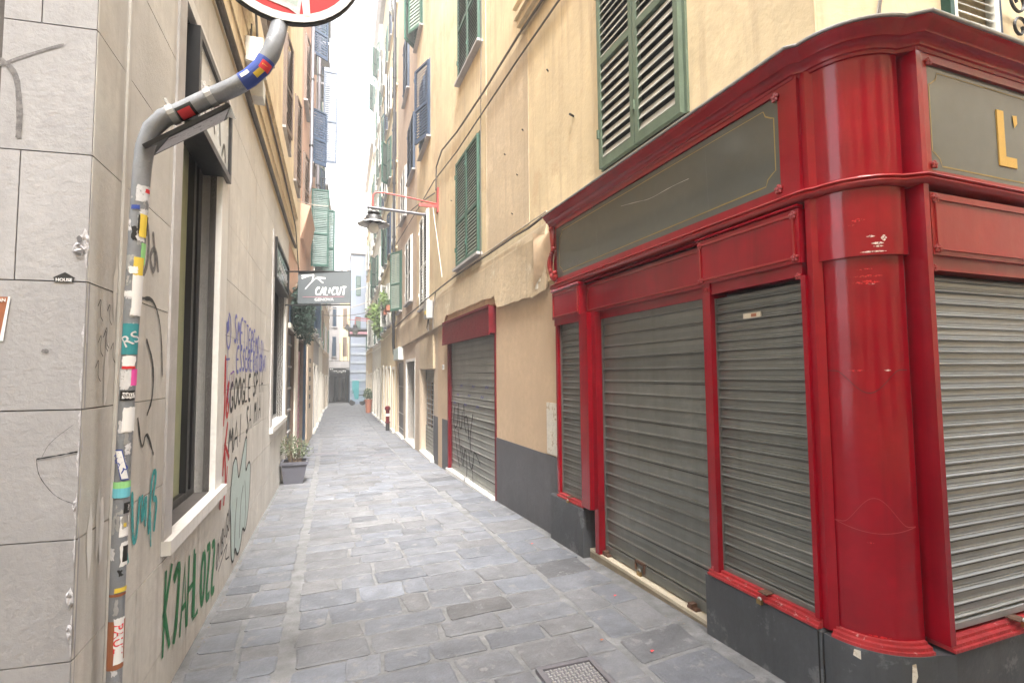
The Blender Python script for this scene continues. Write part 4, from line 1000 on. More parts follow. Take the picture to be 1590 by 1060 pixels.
for pts in ([(4.74, 1.45), (4.78, 1.78), (4.80, 1.74), (4.80, 1.35), (4.76, 1.2)], [(4.90, 1.50), (4.99, 1.58), (4.84, 1.38), (4.90, 1.25), (4.98, 1.33), (4.90, 1.42)], [(4.95, 1.22), (4.82, .98), (4.78, .8)], [(4.82, 1.05), (4.95, .98), (5.05, .90)], [(4.72, 1.30), (4.73, .9), (4.71, .55)], [(4.85, .98), (4.92, .75), (4.85, .55)], [(4.98, .85), (4.95, .70)]): ribbon(mb, pts, .05, .004)
mb.build('graffiti', 'spray_red', L)
def fillpoly(pts, material, out):
    pts = smooth_pts(pts+[pts[0]], 3)[:-1]; V = [(a, out, b) for a, b in pts]; return MB(lmap).add(V, [tuple(range(len(V)))]).build('graffiti', material, L)
bub = [(5.25, .82), (5.40, .88), (5.50, .74), (5.56, .62), (5.72, .78), (5.95, 1.00), (6.05, .95), (5.95, .6), (6.2, .72), (6.35, .62), (6.25, .2), (6.05, .0), (5.85, .12), (5.8, -.02), (5.6, -.1), (5.45, .05), (5.40, -.08), (5.25, -.02), (5.2, .35), (5.12, .52)]
fillpoly(bub, 'spray_pale', .003)
mb = MB(lmap); ribbon(mb, bub+[bub[0]], .026, .0045); ribbon(mb, [(5.5, .48), (5.42, .3), (5.42, .0)], .02, .0045); ribbon(mb, [(5.85, .52), (5.72, .4), (5.68, .05)], .02, .0045); ribbon(mb, [(5.95, .55), (6.05, .3), (6.0, .05)], .018, .0045); mb.build('graffiti', 'spray_black', L)
scrawl(LS, L, 'DIBAGU', 4.62, 5.15, .12, .27, .2, .02, 'spray_black', slant=.3)
mb = MB(lmap); ribbon(mb, [(4.7, .08), (5.1, .22), (4.95, .08), (5.15, .05)], .015, .004); mb.build('graffiti', 'spray_black', L)
scrawl(LS, L, 'KJAHLOZZ', 3.27, 4.6,   .13, .0, .44, .060, 'spray_green', slant=.05, hfar=.34)
mb = MB(lmap)
for pts in ([(2.74, 1.10), (2.77, .86), (2.82, .88), (2.84, 1.06)], [(2.87, 1.06), (2.88, .9), (2.93, 1.08), (2.93, .9)], [(2.98, .85), (3.0, 1.14), (3.08, 1.13), (3.02, 1.0), (3.1, 1.0), (3.06, .84)], [(2.70, .86), (2.72, .80)], [(3.0, .95), (3.02, .78)]): ribbon(mb, pts, .03, .004)
mb.build('graffiti', 'spray_cyan', L)
mb = MB(lmap)
for pts in ([(2.72, 2.22), (2.68, 2.10), (2.75, 2.04), (2.84, 2.12), (2.85, 2.28), (2.78, 2.36), (2.72, 2.22)], [(2.9, 2.3), (2.96, 2.16), (2.92, 2.10), (2.86, 2.18), (2.95, 2.24), (3.0, 2.12)]): ribbon(mb, pts, .03, .003)
mb.build('graffiti', 'spray_grey', L)
mb = MB(lmap)
for pts in ([(2.78, 1.96), (2.95, 1.98), (3.08, 1.85), (3.12, 1.6)], [(2.86, 1.78), (2.98, 1.66), (2.98, 1.5), (2.9, 1.42)], [(2.78, 1.42), (2.85, 1.25), (2.9, 1.36), (3.02, 1.22)]): ribbon(mb, pts, .016, .003, jitter=.4)
mb.build('graffiti', 'spray_black', L)
mb = MB(lmap)
rr_ = random.Random(11)
for k in range(7):
    y0_, zz_ = rr_.uniform(2.30, 2.46), rr_.uniform(1.5, 1.95); ribbon(mb, [(y0_, zz_), (y0_+.03, zz_+.04), (y0_+.02, zz_-.03), (y0_+.05, zz_-.05)], .004, .003)
mb.build('graffiti', 'spray_black', L)
for k in range(5): blob(lmap, rr_.uniform(2.3, 2.48), rr_.uniform(1.0, 2.0), .025, .14, .0022, 'marble', 'paint_smear', seed=k)

# upper plaster storeys
U = thing('apartment_building', 'ochre plastered upper storeys above the stone cladding on the left of the alley', 'building', (-1.0, 6, H0))
wall_open(LS, 2.3, 13.6, H0+.002, 10.4, [], 'wall', 'ochre', U, out=.0, thick=.35, breaks=(5, 8, 11))
MB().prism([(-8, 2.66), (-1.16, 2.34), (-1.14, 13.5), (-8, 13.5)], H0+.002, 10.4).build('core', 'ochre', U)
mb = MB(lmap)
for z0_, z1_, o_ in ((5.0, 5.05, .03), (5.05, 5.38, .06)): mb.box(2.6, 12.2, 0, o_, z0_, z1_)
mb.build('string_course', 'ochre', U)
MB(lmap).box(3.5, 12.2, 0, .012, 4.66, 4.70).build('string_course', 'ochre', U)
for (a, b, z0_, z1_) in ((6.2, 7.3, 5.75, 7.4), (9.2, 10.3, 5.75, 7.4), (11.7, 12.7, 5.75, 7.6), (6.2, 7.3, 8.3, 10.0), (9.2, 10.3, 8.3, 10.0)):
    window_pair(LS, U, a, b, z0_, z1_, 'brown_wood', (10, 8), False, opens=(.12, .02), sill_out=.06)
fx = thing('wall_light_box', 'white plastic spotlight box on the left wall under the cornice', 'light', lmap(5.6, 0, 4.8))
MB(lmap).cbox(5.35, 5.68, -.0, .16, 4.62, 4.86, .01).build('case', 'white_paint', fx); MB(lmap).box(5.75, 5.95, 0, .12, 4.48, 4.66).build('junction_box', 'white_paint', fx)
mb = MB(); mb.tube([lmap(5.5, .03, 4.86), lmap(5.45, .04, 5.1), lmap(5.5, .03, 5.4), lmap(5.9, .03, 5.9)], .012, 6); mb.build('lead', 'cable', fx)
cb = thing('wall_cable', 'thin dark cable sagging down the ochre upper wall on the left', 'cable', lmap(6, 0, 4.9))
mb = MB(); mb.tube([lmap(4.2, .17, 5.5), lmap(6, .05, 4.86), lmap(9, .06, 4.86), lmap(11.8, .05, 4.75), lmap(12.6, .05, 4.1), lmap(13.3, .05, 3.4)], .012, 6); mb.build('wire', 'cable', cb)

# ================================================================== the rest of the left side
G = thing('apartment_building', 'pinkish plastered left house with blue shop doors, fir garland and drainpipes', 'building', (-1, 16, 0))
wall_open(LS, 13.6, 20.2, 3.6, 16.0, [], 'upper_wall', 'pink_wall', G, out=0, breaks=(20,))
wall_open(LS, 10.95, 13.6, 3.35, H0, [], 'lower_wall', 'pink_wall', G, out=-.01)
GD = [(11.3, 12.7, -1, 2.55), (13.3, 15.6, -1, 2.5), (16.8, 17.8, -1, 2.2)]
wall_open(LS, 10.96, 20.2, -1, 3.6, GD, 'shop_wall', 'brown_wood', G, out=-.012, thick=.3, breaks=(13.6, 20))
MB().prism([(-8, 10.95), (-1.2, 10.95), (-1.1, 20.2), (-8, 20.2)], -1, 16).build('core', 'grey_wall', G)
def doorleaf(ya, yb, z0_, z1_, material, n=6, out=-.08):
    MB(lmap).box(ya, yb, out-.04, out, z0_, z1_).build('shop_door', material, G)
    for k in range(n):
        z = z0_+(z1_-z0_)*(k+.5)/n; MB(lmap).box(ya+.08, yb-.08, out, out+.03, z-.02, z+.02).build('door_batten', 'grey_wall', G)
doorleaf(11.35, 12.65, gz(12)+.02, 2.5, 'navy')
MB(lmap).box(12.72, 13.28, -.012, .03, gz(13), 3.2).build('stone_pier', 'cream_wall', G)
doorleaf(13.35, 14.3, gz(14)+.02, 2.45, 'navy')
roller(G, LS.P(14.32, -.1, gz(15)+.05), LS.rot(15), 1.2, 2.6, .12, 'pinkslat')
MB(lmap).box(15.62, 15.9, -.01, .05, gz(16), 2.6).build('door_post', 'navy', G)
MB(lmap).box(11.2, 15.8, -.01, .035, 2.56, 2.66).build('shop_beam', 'cream_wall', G)
for a, b in ((11.4, 12.6), (13.4, 15.5)): MB(lmap).box(a, b, -.012, .004, 2.68, 3.05).build('fanlight', 'navy', G)
MB(lmap).box(16.4, 19.5, -.01, .06, gz(17), 3.3).build('carved_post', 'beige_wall', G)
for k in range(6): blob_z = .6+.28*k; MB(lmap).box(17.2, 17.9, .06, .066, blob_z, blob_z+.14).build('painted_letter', 'black_print', G)
for (a, b, z0_, z1_, mt, op) in ((14.2, 15.3, 5.6, 7.4, 'brown_wood', (.15, .05)), (14.2, 15.3, 8.8, 10.6, 'brown_wood', (.15, .05)), (14.2, 15.3, 12, 13.8, 'brown_wood', (.15, .05)), (17.4, 18.5, 8.4, 10.2, 'blue_frame', (.9, .1)), (17.4, 18.5, 12.0, 13.8, 'blue_frame', (.9, .1))):
    window_pair(LS, G, a, b, z0_, z1_, mt, (10, 8), False, opens=op)
# big green shutters standing open over the sign
g1 = thing('window_shutter', 'large teal green louvred shutter swung open over the grey hanging sign', 'shutter', lmap(16.4, .02, 4.85))
louvre_leaf(g1, lmap(16.4, .10, 4.85), R(2), .50, 2.35, 'green_teal', 24, 16, True, .42)
g1b = thing('window_shutter', 'second teal green shutter leaf just behind the large open one', 'shutter', lmap(17.1, .02, 4.85))
louvre_leaf(g1b, lmap(17.1, .14, 4.7), R(1), .62, 2.1, 'green_teal', 22, 16, False, .42)
g2 = thing('window_shutter', 'blue shutter folded out high above the teal shutters on the left', 'shutter', lmap(20, .1, 9.6))
louvre_leaf(g2, lmap(20.6, .25, 9.7), R(2), .50, 3.6, 'blue_frame', 24, 20, False, .45)
for pts, r, lab in (([lmap(15.9, .10, 15.8), lmap(15.9, .10, 7.2), lmap(15.6, .08, 6.9), lmap(15.3, .06, 6.6)], .05, 'grey drainpipe ending in a bend high on the pinkish left house'),
                    ([lmap(19.2, .14, 15.8), lmap(19.2, .14, 5.6), lmap(18.5, .12, 5.3), lmap(18.3, .10, 4.9), lmap(18.3, .10, 3.6)], .055, 'violet grey drainpipe with a swan neck above the fir garland')):
    d = thing('drainpipe', lab, 'drainpipe', pts[0]); MB().tube(pts, r, 10).build('pipe', 'pipe_metal', d, smooth=True)
    for k in range(4):
        z = pts[0][2]-1.5-k*2; MB().tube([(pts[0][0], pts[0][1], z-.03), (pts[0][0], pts[0][1], z+.03)], r+.012, 10).build('clamp', 'iron', d)
MB(lmap).add([(13.7, 0, 5.9), (16.2, 0, 5.9), (16.2, 0, 5.0), (13.7, 0, 5.0), (13.9, .22, 5.9), (16.1, .22, 5.9), (16.1, .06, 5.05), (13.9, .06, 5.05)], [(4, 5, 6, 7), (0, 1, 5, 4), (2, 3, 7, 6), (1, 2, 6, 5), (3, 0, 4, 7)]).build('corbelled_bay', 'pink_wall', G)
# fir garlands over the shop
def leaf_cloud(name, material, parent, centre, rad, n, size, seed, long=1.6, up=0):
    r = random.Random(seed); mb = MB()
    for _ in range(n):
        while True:
            v = Vector((r.uniform(-1, 1), r.uniform(-1, 1), r.uniform(-1, 1)))
            if v.length < 1: break
        p = Vector(centre)+Vector((v.x*rad[0], v.y*rad[1], v.z*rad[2])); d = Vector((r.gauss(0, 1), r.gauss(0, 1), r.gauss(up, 1))).normalized(); s = d.cross(Vector((r.gauss(0, 1), r.gauss(0, 1), r.gauss(0, 1)))).normalized()
        l = size*r.uniform(.6, 1.3)
        mb.add([p, p+d*l*.5*long+s*l*.3, p+d*l*long, p+d*l*.5*long-s*l*.3], [(0, 1, 2, 3)])
    return mb.build(name, material, parent)
for k, (yy, zz_, hh) in enumerate(((11.9, 3.0, .62), (14.2, 3.1, .72))):
    fg = thing('fir_garland', ('nearer' if k == 0 else 'farther')+' dark fir garland hanging over the blue shop doors', 'garland', lmap(yy, .15, zz_), group='fir garlands over the blue doors')
    leaf_cloud('foliage', 'leaf_fir', fg, lmap(yy, .17, zz_), (.17, .75, hh), 2600, .05, k)
    MB().tube([lmap(yy-.6, .1, zz_+.4), lmap(yy, .12, zz_+.6), lmap(yy+.6, .1, zz_+.4)], .015, 5).build('stem', 'twig', fg)

# farther left houses
def far_house(side, y0, y1, top, wallm, label, wins, winm, zb=-1.2, door_n=2, deep=7, seed=0, cat='building', dm='brown_wood'):
    r = random.Random(seed); h = thing('apartment_building', label, cat, side.P((y0+y1)/2, 0, gz((y0+y1)/2)))
    doors = []
    yy = y0+.5
    for k in range(door_n):
        wdt = (y1-y0-.6)/door_n*.55; doors.append((yy, yy+wdt, zb, r.uniform(1.5, 2.0))); yy += (y1-y0-.6)/door_n
    wall_open(side, y0, y1, zb, top, doors, 'wall', wallm, h, out=0, thick=.3)
    a = side.P(y0, -.3, 0); b = side.P(y1, -.3, 0); s = 1 if side.r else -1
    MB().prism([(a[0]+.01*s, y0+.05), (a[0]+deep*s, y0+.05), (b[0]+deep*s, y1-.05), (b[0]+.01*s, y1-.05)] if side.r else [(a[0]-.01, y0+.05), (b[0]-.01, y1-.05), (b[0]-deep, y1-.05), (a[0]-deep, y0+.05)], zb, top-.1).build('core', wallm, h)
    wallmb(side).box(y0-.1, y1, -.4, .22, top, top+.12).build('roof_eave', 'grey_wall', h)
    for (da, db, dz0, dz1) in doors:
        wallmb(side).box(da, db, -.2, -.15, gz((da+db)/2)+.01, dz1).build('door', r.choice([dm, 'frame_black', 'green_dark', 'grey_wall']), h)
        mbf = wallmb(side); mbf.box(da-.1, da, 0, .03, zb, dz1+.1).box(db, db+.1, 0, .03, zb, dz1+.1).box(da, db, 0, .03, dz1, dz1+.1); mbf.build('door_surround', 'cream_wall', h)
        wallmb(side).box(da-.1, db+.1, 0, .1, gz((da+db)/2)-.02, gz((da+db)/2)+.1).build('door_step', 'marble', h)
    nfl = int((top-3)/3.1)
    for f in range(nfl):
        z = 3.5+f*3.1+r.uniform(-.15, .15)
        for k in range(wins):
            wy = y0+(y1-y0)*(k+.5)/wins; mt = winm[(f+k) % len(winm)]
            window_pair(side, h, wy-.5, wy+.5, z, z+1.75, mt, (10, 8), False, opens=r.choice([(0, 0), (.35, .1), (.7, .2), (0, 0), (.15, .15), (0, 0)]))
        wallmb(side).box(y0, y1, 0, .05, z-.35, z-.28).build('string_course', wallm, h)
    return h
GL = far_house(LS, 20.2, 27.5, 22, 'grey_wall', 'tall shadowed grey left house with iron balconies and blue shutters', 3, ['blue_frame', 'green_dark'], seed=2)
far_house(LS, 27.5, 35.5, 17, 'cream_wall', 'far left cream house beyond the balconied one', 3, ['green_dark', 'brown_wood'], seed=3)
far_house(LS, 35.5, 45, 14, 'beige_wall', 'farthest left beige house beside the dark passage mouth', 3, ['green_dark', 'grey_wall'], seed=4)
HR1 = far_house(RS, 19.0, 27.0, 20, 'yellow_wall', 'pale yellow right house with hanging vines beyond the tall black drainpipe', 4, ['green_dark', 'white_paint', 'blue_frame'], seed=5, door_n=4)
far_house(RS, 27.0, 35.0, 22, 'cream_wall', 'bright cream right house with green shutters farther down the alley', 4, ['green_dark', 'white_paint'], seed=6, door_n=3)
far_house(RS, 35.0, 44.8, 17, 'yellow_wall', 'farthest pale right house before the blue one closing the view', 4, ['white_paint', 'green_dark'], seed=7, door_n=3)
# balconies on the grey house
for k, z in enumerate((8.2, 11.4, 14.6, 17.8)):
    for yy in ((21.6,) if k < 2 else (21.6, 24.6)):
        mb = MB(lmap)
        mb.box(yy-.8, yy+.8, 0, .42, z-.1, z)
        b = mb.build('balcony_slab', 'grey_wall', GL)
        mb = MB()
        for o_ in (.4,):
            mb.tube([lmap(yy-.78, .02, z+.95), lmap(yy-.78, .4, z+.95), lmap(yy+.78, .4, z+.95), lmap(yy+.78, .02, z+.95)], .02, 5)
            for i in range(13): mb.tube([lmap(yy-.78+i*.13, .4, z), lmap(yy-.78+i*.13, .4, z+.95)], .01, 4)
            for i in range(4): mb.tube([lmap(yy-.78, .05+i*.1, z), lmap(yy-.78, .05+i*.1, z+.95)], .01, 4)
        mb.build('balcony_railing', 'iron', b)
# the blue-grey house that closes the view, the passage beside it
E_ = thing('corner_house', 'narrow blue grey painted house facing down the alley at its far end', 'building', (2.1, 46.2, -.83))
MB().box(1.62, 4.6, 46.0, 60, -1, 12.0).build('wall', 'blue_wall', E_)
for z in (4.9, 8.4): louvre_leaf(E_, (2.02, 46.0, z), 0, .42, 1.7, 'green_teal', 14, 10, False, .5)
for k, z in enumerate((-.3, .45, 1.2, 1.95, 2.7, 3.45, 4.2)): MB().box(1.63, 3.0, 45.95, 46.0, z-.12, z+.10).build('painted_band', 'blue_band', E_)
MB().box(1.8, 2.35, 45.94, 46.0, -.4, 1.15).build('poster_board', 'teal_print', E_)
MB().box(1.55, 4.6, 45.85, 60, 12.0, 12.15).build('roof_eave', 'grey_wall', E_)
F_ = thing('apartment_building', 'pale house rising behind the blue grey one in the overexposed distance', 'building', (1.5, 62, -1))
MB().box(1.3, 7.0, 61, 72, -1, 19.5).build('wall', 'cream_wall', F_)
for z in (6, 10, 14, 17.0): MB().box(2.1, 2.6, 60.96, 61, z, z+1.5).build('window', 'grey_wall', F_)
MB().box(1.2, 7, 60.8, 72, 19.5, 19.75).build('roof_eave', 'beige_wall', F_)
P_ = thing('apartment_building', 'shadowed old houses over and beside the dark passage at the alley end', 'building', (.7, 49, -.83))
MB().box(-.2, .78, 48.0, 62, 2.9, 10.4).build('wall', 'grey_wall', P_); MB().box(.785, 1.61, 48.3, 62, 2.9, 10.9).build('wall', 'yellow_wall', P_)
MB().box(-4, -.06, 46.3, 70, -1, 11).build('side_wall', 'grey_wall', P_)
for z in (3.3, 5.9, 8.3):
    MB().box(.18, .5, 47.96, 48.0, z, z+1.7).build('window', 'navy', P_); MB().box(1.05, 1.4, 48.26, 48.3, z, z+1.7).build('window', 'brown_wood', P_); MB().box(.10, .6, 47.9, 48.0, z-.1, z-.02).build('window_sill', 'grey_wall', P_)
for k in range(4): MB().box(-.06, -.02, 47.0+k*2.5, 48.2+k*2.5, -.8, 1.5).build('door', ('frame_black', 'navy', 'brown_wood', 'frame_black')[k], P_)
for k in range(4): MB().box(1.58, 1.61, 48.0+k*2.6, 49.2+k*2.6, -.8, 1.6).build('door', ('navy', 'brown_wood', 'frame_black', 'navy')[k], P_)
MB().box(-.2, 1.62, 61, 61.5, -1, 2.9).build('end_wall', 'grey_wall', P_)
for k, m_ in enumerate(('grey_wall', 'navy', 'cream_wall', 'brown_wood')): MB().box(.02+k*.4, .30+k*.4, 50.5+k*1.7, 50.7+k*1.7, -.83, 1.6-.1*k).build('filler_panel', m_, P_)  # panels added across the passage to lighten its dark end
br = thing('footbridge', 'grey flat bridge crossing the dark passage with a string of white lamps', 'bridge', (.75, 47.6, 2.3))
MB().box(-.05, 1.61, 47.4, 62, 2.25, 2.85).build('deck', 'grey_wall', br)
for k in range(5): MB().box(.15+k*.32, .19+k*.32, 47.3, 47.36, 2.85, 4.4).build('railing_post', 'frame_black', br)
mb = MB()
for i in range(11): mb.ball((.05+i*.15, 47.2, 2.12-.28*math.sin(math.pi*i/10)+(.1 if i % 2 else 0)), .055, 6, 4)
mb.build('festoon_lamps', 'white_print', br)['kind'] = 'stuff'

# cross cables with lamps
def cable(pts, r, lab, m_='cable', sag=0):
    t = thing('overhead_cable', lab, 'cable', pts[0]); q = []
    for a, b in zip(pts, pts[1:]):
        for i in range(8):
            s = i/8; v = Vector(a).lerp(Vector(b), s); v.z -= sag*4*s*(1-s); q.append(v)
    q.append(Vector(pts[-1])); MB().tube(q, r, 5).build('wire', m_, t); return t
cable([LS.P(30, 0, 6.4), RS.P(31, 0, 7.0)], .025, 'pale overhead cable stretched across the alley behind the hanging sign', 'cable_pale', .3)
cable([LS.P(27, 0, 4.6), RS.P(29, 0, 5.2)], .02, 'thin lower overhead cable far down the alley', 'cable', .2)
cable([LS.P(38, 0, 6.3), RS.P(37, 0, 6.8)], .03, 'farthest pale overhead cable before the footbridge', 'cable_pale', .3)
cable([LS.P(12.7, .0, 5.62), (-.1, 14.6, 6.15), (.2, 16.4, 6.55)], .010, 'short thin cable from the left wall to the open teal shutter', 'cable_pale', .03)
cable([LS.P(17.0, .2, 7.1), LS.P(16.9, .18, 6.0), LS.P(16.3, .2, 4.6)], .012, 'loose pale wire hanging beside the open teal shutter', 'cable_pale')

# hanging sign
hsn = thing('hanging_sign', 'grey double sided hanging shop sign with white CALICUT lettering on a wall bracket', 'sign', (-.78, 10.2, 2.85))
SX0, SX1, SY0, SY1 = -.575, .345, 10.30, 9.97
def smap(u, out, z):   # u 0..1 across the sign
    d = Vector((SX1-SX0, SY1-SY0)); n = Vector((d.y, -d.x)).normalized(); p = Vector((SX0, SY0))+d*u+n*out; return (p.x, p.y, z)
MB(smap).box(0, 1, -.03, 0, 2.93, 3.515).build('board', 'sign_grey', hsn)
for z in (2.90, 3.525): MB().tube([LS.P(10.35, 0, z), smap(1.0, -.015, z)], .014, 6).build('bracket_bar', 'iron', hsn)
sgr = Matrix.Rotation(math.atan2(SY1-SY0, SX1-SX0), 3, 'Z') @ FX
mb = MB(smap)
for i, ch in enumerate('CALICUT'):
    u0 = (.33, .42, .51, .555, .64, .735, .83)[i]
    for st_ in SF_[ch]:
        q = [(u0+.075*((px if i != 3 else .5)+.25*pz), 3.085+(.145 if i != 3 else .10)*pz+(.03 if i == 3 else 0)) for px, pz in st_]; q = smooth_pts(q) if len(q) > 3 else q
        V = []; n_ = len(q)
        for k, p_ in enumerate(q):
            a_ = q[max(0, k-1)]; b_ = q[min(n_-1, k+1)]; dx, dz = (b_[0]-a_[0])*.98, b_[1]-a_[1]; l_ = math.hypot(dx, dz) or 1; wd_ = .013*(1.2 if k < n_/2 else .8)
            V += [(p_[0]-dz/l_*wd_, .004, p_[1]+dx/l_*wd_), (p_[0]+dz/l_*wd_, .004, p_[1]-dx/l_*wd_)]
        mb.add(V, [(2*k, 2*k+1, 2*k+3, 2*k+2) for k in range(n_-1)])
mb.build('lettering', 'white_print', hsn)
put_text('lettering', 'GENOVA', .075, 'white_print', hsn, smap(.50, .004, 3.0), sgr, sx=1.15)
MB(smap).box(.09, .88, .002, .005, 3.048, 3.056).build('rule_line', 'pinkslat', hsn)
mb = MB(smap)
for pts, w_ in (([(.14, 3.20), (.24, 3.31), (.35, 3.41)], .018), ([(.35, 3.41), (.48, 3.31)], .022), ([(.27, 3.34), (.30, 3.465)], .022), ([(.30, 3.465), (.18, 3.44), (.07, 3.40)], .030), ([(.06, 3.45), (.16, 3.455), (.29, 3.465)], .018), ([(.36, 3.41), (.52, 3.395)], .030)):
    V = []; pts = [(a, b) for a, b in pts]
    n_ = len(pts)
    for i, p_ in enumerate(pts):
        a_ = pts[max(0, i-1)]; b_ = pts[min(n_-1, i+1)]; dx, dz = (b_[0]-a_[0])*.98, b_[1]-a_[1]; l_ = math.hypot(dx, dz)
        V += [(p_[0]-dz/l_*w_*.5, .004, p_[1]+dx/l_*w_*.5), (p_[0]+dz/l_*w_*.5, .004, p_[1]-dx/l_*w_*.5)]
    mb.add(V, [(2*i, 2*i+1, 2*i+3, 2*i+2) for i in range(n_-1)])
mb.build('emblem', 'white_print', hsn)

# street lamp on a red arm
lp = thing('street_lamp', 'street lamp with dark scalloped shade on a long red wall bracket', 'lamp', (.86, 10.65, 4.6))
wx = RS.P(10.75, 0, 5.2)
MB().tube([(wx[0], 10.72, 5.20), (1.5, 10.68, 5.27), (1.0, 10.66, 5.31), (.84, 10.65, 5.30), (.79, 10.65, 5.24), (.78, 10.65, 5.0)], .017, 8).build('arm', 'lamp_red', lp, smooth=True)
MB().box(1.72, wx[0], 10.70, 10.74, 5.12, 5.19).box(wx[0]-.03, wx[0], 10.66, 10.80, 5.02, 5.55).build('wall_bracket', 'lamp_red', lp)
MB().lathe([(.0, .30), (.05, .30), (.07, .27), (.12, .265), (.13, .24), (.06, .22), (.06, .19), (.15, .18), (.17, .12), (.19, .11), (.20, .06)], .80, 10.65, 4.62, 20).build('cap', 'iron', lp, smooth=True)
sc_ = MB(); V = []; F = []
for k in range(24):
    t = 2*math.pi*k/24; rr = .31+(.018 if k % 2 else -.0); V += [(.80+.18*math.cos(t), 10.65+.18*math.sin(t), 4.70), (.80+rr*math.cos(t), 10.65+rr*math.sin(t), 4.62+(.012 if k % 2 else 0))]
for k in range(24): F.append((2*k, 2*((k+1) % 24), 2*((k+1) % 24)+1, 2*k+1))
sc_.add(V, F).build('shade', 'zinc', lp)
MB().ball((.80, 10.65, 4.56), .105, 14, 10, (1, 1, 1.1)).build('globe', 'opal', lp, smooth=True)
ab = thing('wall_bracket_arm', 'plain grey steel arm projecting from the right wall behind the red lamp arm', 'bracket', (1.9, 12, 5.4))
MB().tube([RS.P(12.05, 0, 5.36), (.77, 12.2, 5.47)], .035, 4).build('arm', 'pipe_metal', ab)
def small_lamp(x, y, z, lab, s=1.0):
    o = thing('street_lamp', lab, 'lamp', (x, y, z)); MB().tube([RS.P(y, 0, z+.7*s), (x, y, z+.8*s), (x, y, z+.35*s)], .03, 5).build('arm', 'lamp_red', o)
    MB().lathe([(0, .42*s), (.1*s, .38*s), (.12*s, .22*s), (.34*s, .08*s), (.36*s, .04*s)], x, y, z, 12).build('shade', 'iron', o, smooth=True); MB().ball((x, y, z), .17*s, 10, 7).build('globe', 'opal', o, smooth=True)
small_lamp(1.34, 31.0, 4.1, 'farther street lamp with white globe hanging over the middle of the alley')
small_lamp(1.2, 40.0, 5.0, 'farthest tiny street lamp just before the blue grey house', .9)

# cables and small things on the right wall
def rcable(pts, r, lab, m_='cable'):
    t = thing('wall_cable', lab, 'cable', RS.P(pts[0][0], 0, pts[0][1])); MB().tube([RS.P(a, .045 if b > 3.3 else .1, b) for a, b in pts], r, 6).build('wire', m_, t); return t
rcable([(5.25, 3.36), (5.6, 3.30), (6.2, 3.36), (7.2, 3.36), (8.2, 3.37), (9.2, 3.38), (10.2, 3.36), (11.4, 3.30), (13, 3.34), (15, 3.3), (18.8, 3.28)], .016, 'bundle of dark cables running along the right wall under the shuttered window')
rcable([(5.2, 3.39), (6.2, 3.40), (7.2, 3.40), (8.2, 3.41), (9.4, 3.42)], .009, 'thin pale cable along the top of the dark bundle on the right wall', 'cable_pale')
rcable([(4.6, 5.82), (6.0, 5.9), (7.4, 5.92), (9.0, 6.0), (10.2, 6.15), (10.7, 6.0), (10.75, 5.5)], .016, 'upper dark cable climbing the ochre wall from the lamp towards the cornice')
rcable([(4.6, 5.55), (6.0, 5.60), (7.4, 5.62), (9.0, 5.64), (11, 5.8), (13, 5.9), (16, 6.1), (18.8, 6.3)], .012, 'lower of the two cables crossing the ochre wall above the shutters')
rcable([(10.9, 5.5), (12.5, 5.85), (14.5, 6.25), (18.8, 6.9)], .014, 'dark cable running on along the wall past the lamp bracket')
rcable([(7.62, 3.4), (7.6, 5.0), (7.55, 6.2), (7.5, 9), (7.5, 12.5)], .007, 'hairline vertical cable beside the nearer green shutters')
rcable([(10.8, 3.34), (10.78, 2.9), (10.8, 2.55)], .012, 'short cable dropping to the grey meter box')
t = thing('hanging_rope', 'thin white rope slanting down the ochre wall from the lamp bracket', 'rope', RS.P(10.7, .1, 5.1)); MB().tube([RS.P(10.7, .12, 5.12), RS.P(10.4, .1, 4.4), RS.P(9.95, .1, 3.5)], .008, 5).build('rope', 'cable_pale', t)
mt_ = thing('meter_box', 'grey electric meter box with orange label under the white shutters', 'meter box', RS.P(11.3, 0, 2.95))
MB(mapper(RS)).cbox(11.05, 11.42, .05, .2, 2.82, 3.20, .01).build('case', 'zinc', mt_)
MB(mapper(RS)).box(11.12, 11.3, .2, .204, 2.90, 2.98).build('label_plate', 'yellow_print', mt_)
MB().tube([RS.P(11.3, .12, 2.82), RS.P(11.35, .14, 2.62), RS.P(11.15, .14, 2.55), RS.P(11.2, .12, 2.8)], .012, 5).build('wire_loops', 'cable', mt_)
dp = thing('drainpipe', 'tall black drainpipe running up the right side between the two houses', 'drainpipe', RS.P(18.95, .1, 2.3))
MB().tube([RS.P(18.97, .12, 16.8), RS.P(18.97, .12, 2.7), RS.P(18.85, .10, 2.35), RS.P(18.5, .02, 2.2)], .05, 8).build('pipe', 'iron', dp, smooth=True)
for z in (4.6, 6.6, 8.6, 10.6, 12.6): MB().tube([RS.P(18.97, .12, z-.04), RS.P(18.97, .12, z+.04)], .065, 8).build('clamp', 'iron', dp)
# nails and stubs
for k, (a, b) in enumerate(((4.62, 4.2), (6.15, 4.15), (5.2, 5.0), (6.35, 3.7), (6.6, 4.6), (5.95, 4.65), (9.55, 4.9))):
    o = MB(); p = Vector(RS.P(a, 0, b)); o.tube([p, p+Vector((-.06 if k == 0 else -.03, -.03, 0))], .012 if k == 0 else .008, 6); o.build('wall_stub', 'iron', A)
# cable knot and conduits over the corner
kn = thing('cable_knot', 'tangle of grey cables resting on the flashing above the rounded corner', 'cable', (2.45, 1.95, 3.42))
for k in range(2):
    dz = k*.010
    MB().tube([(2.355, 2.2, 3.33+dz), (2.40, 1.95+dz, 3.335+dz), (2.50, 1.80+dz, 3.335), (2.58, 1.75+dz, 3.36), (2.61, 1.75, 3.5), (2.61, 1.75+dz, 4.6)], .008, 6).build('wire', 'zinc' if k % 2 else 'cable', kn)

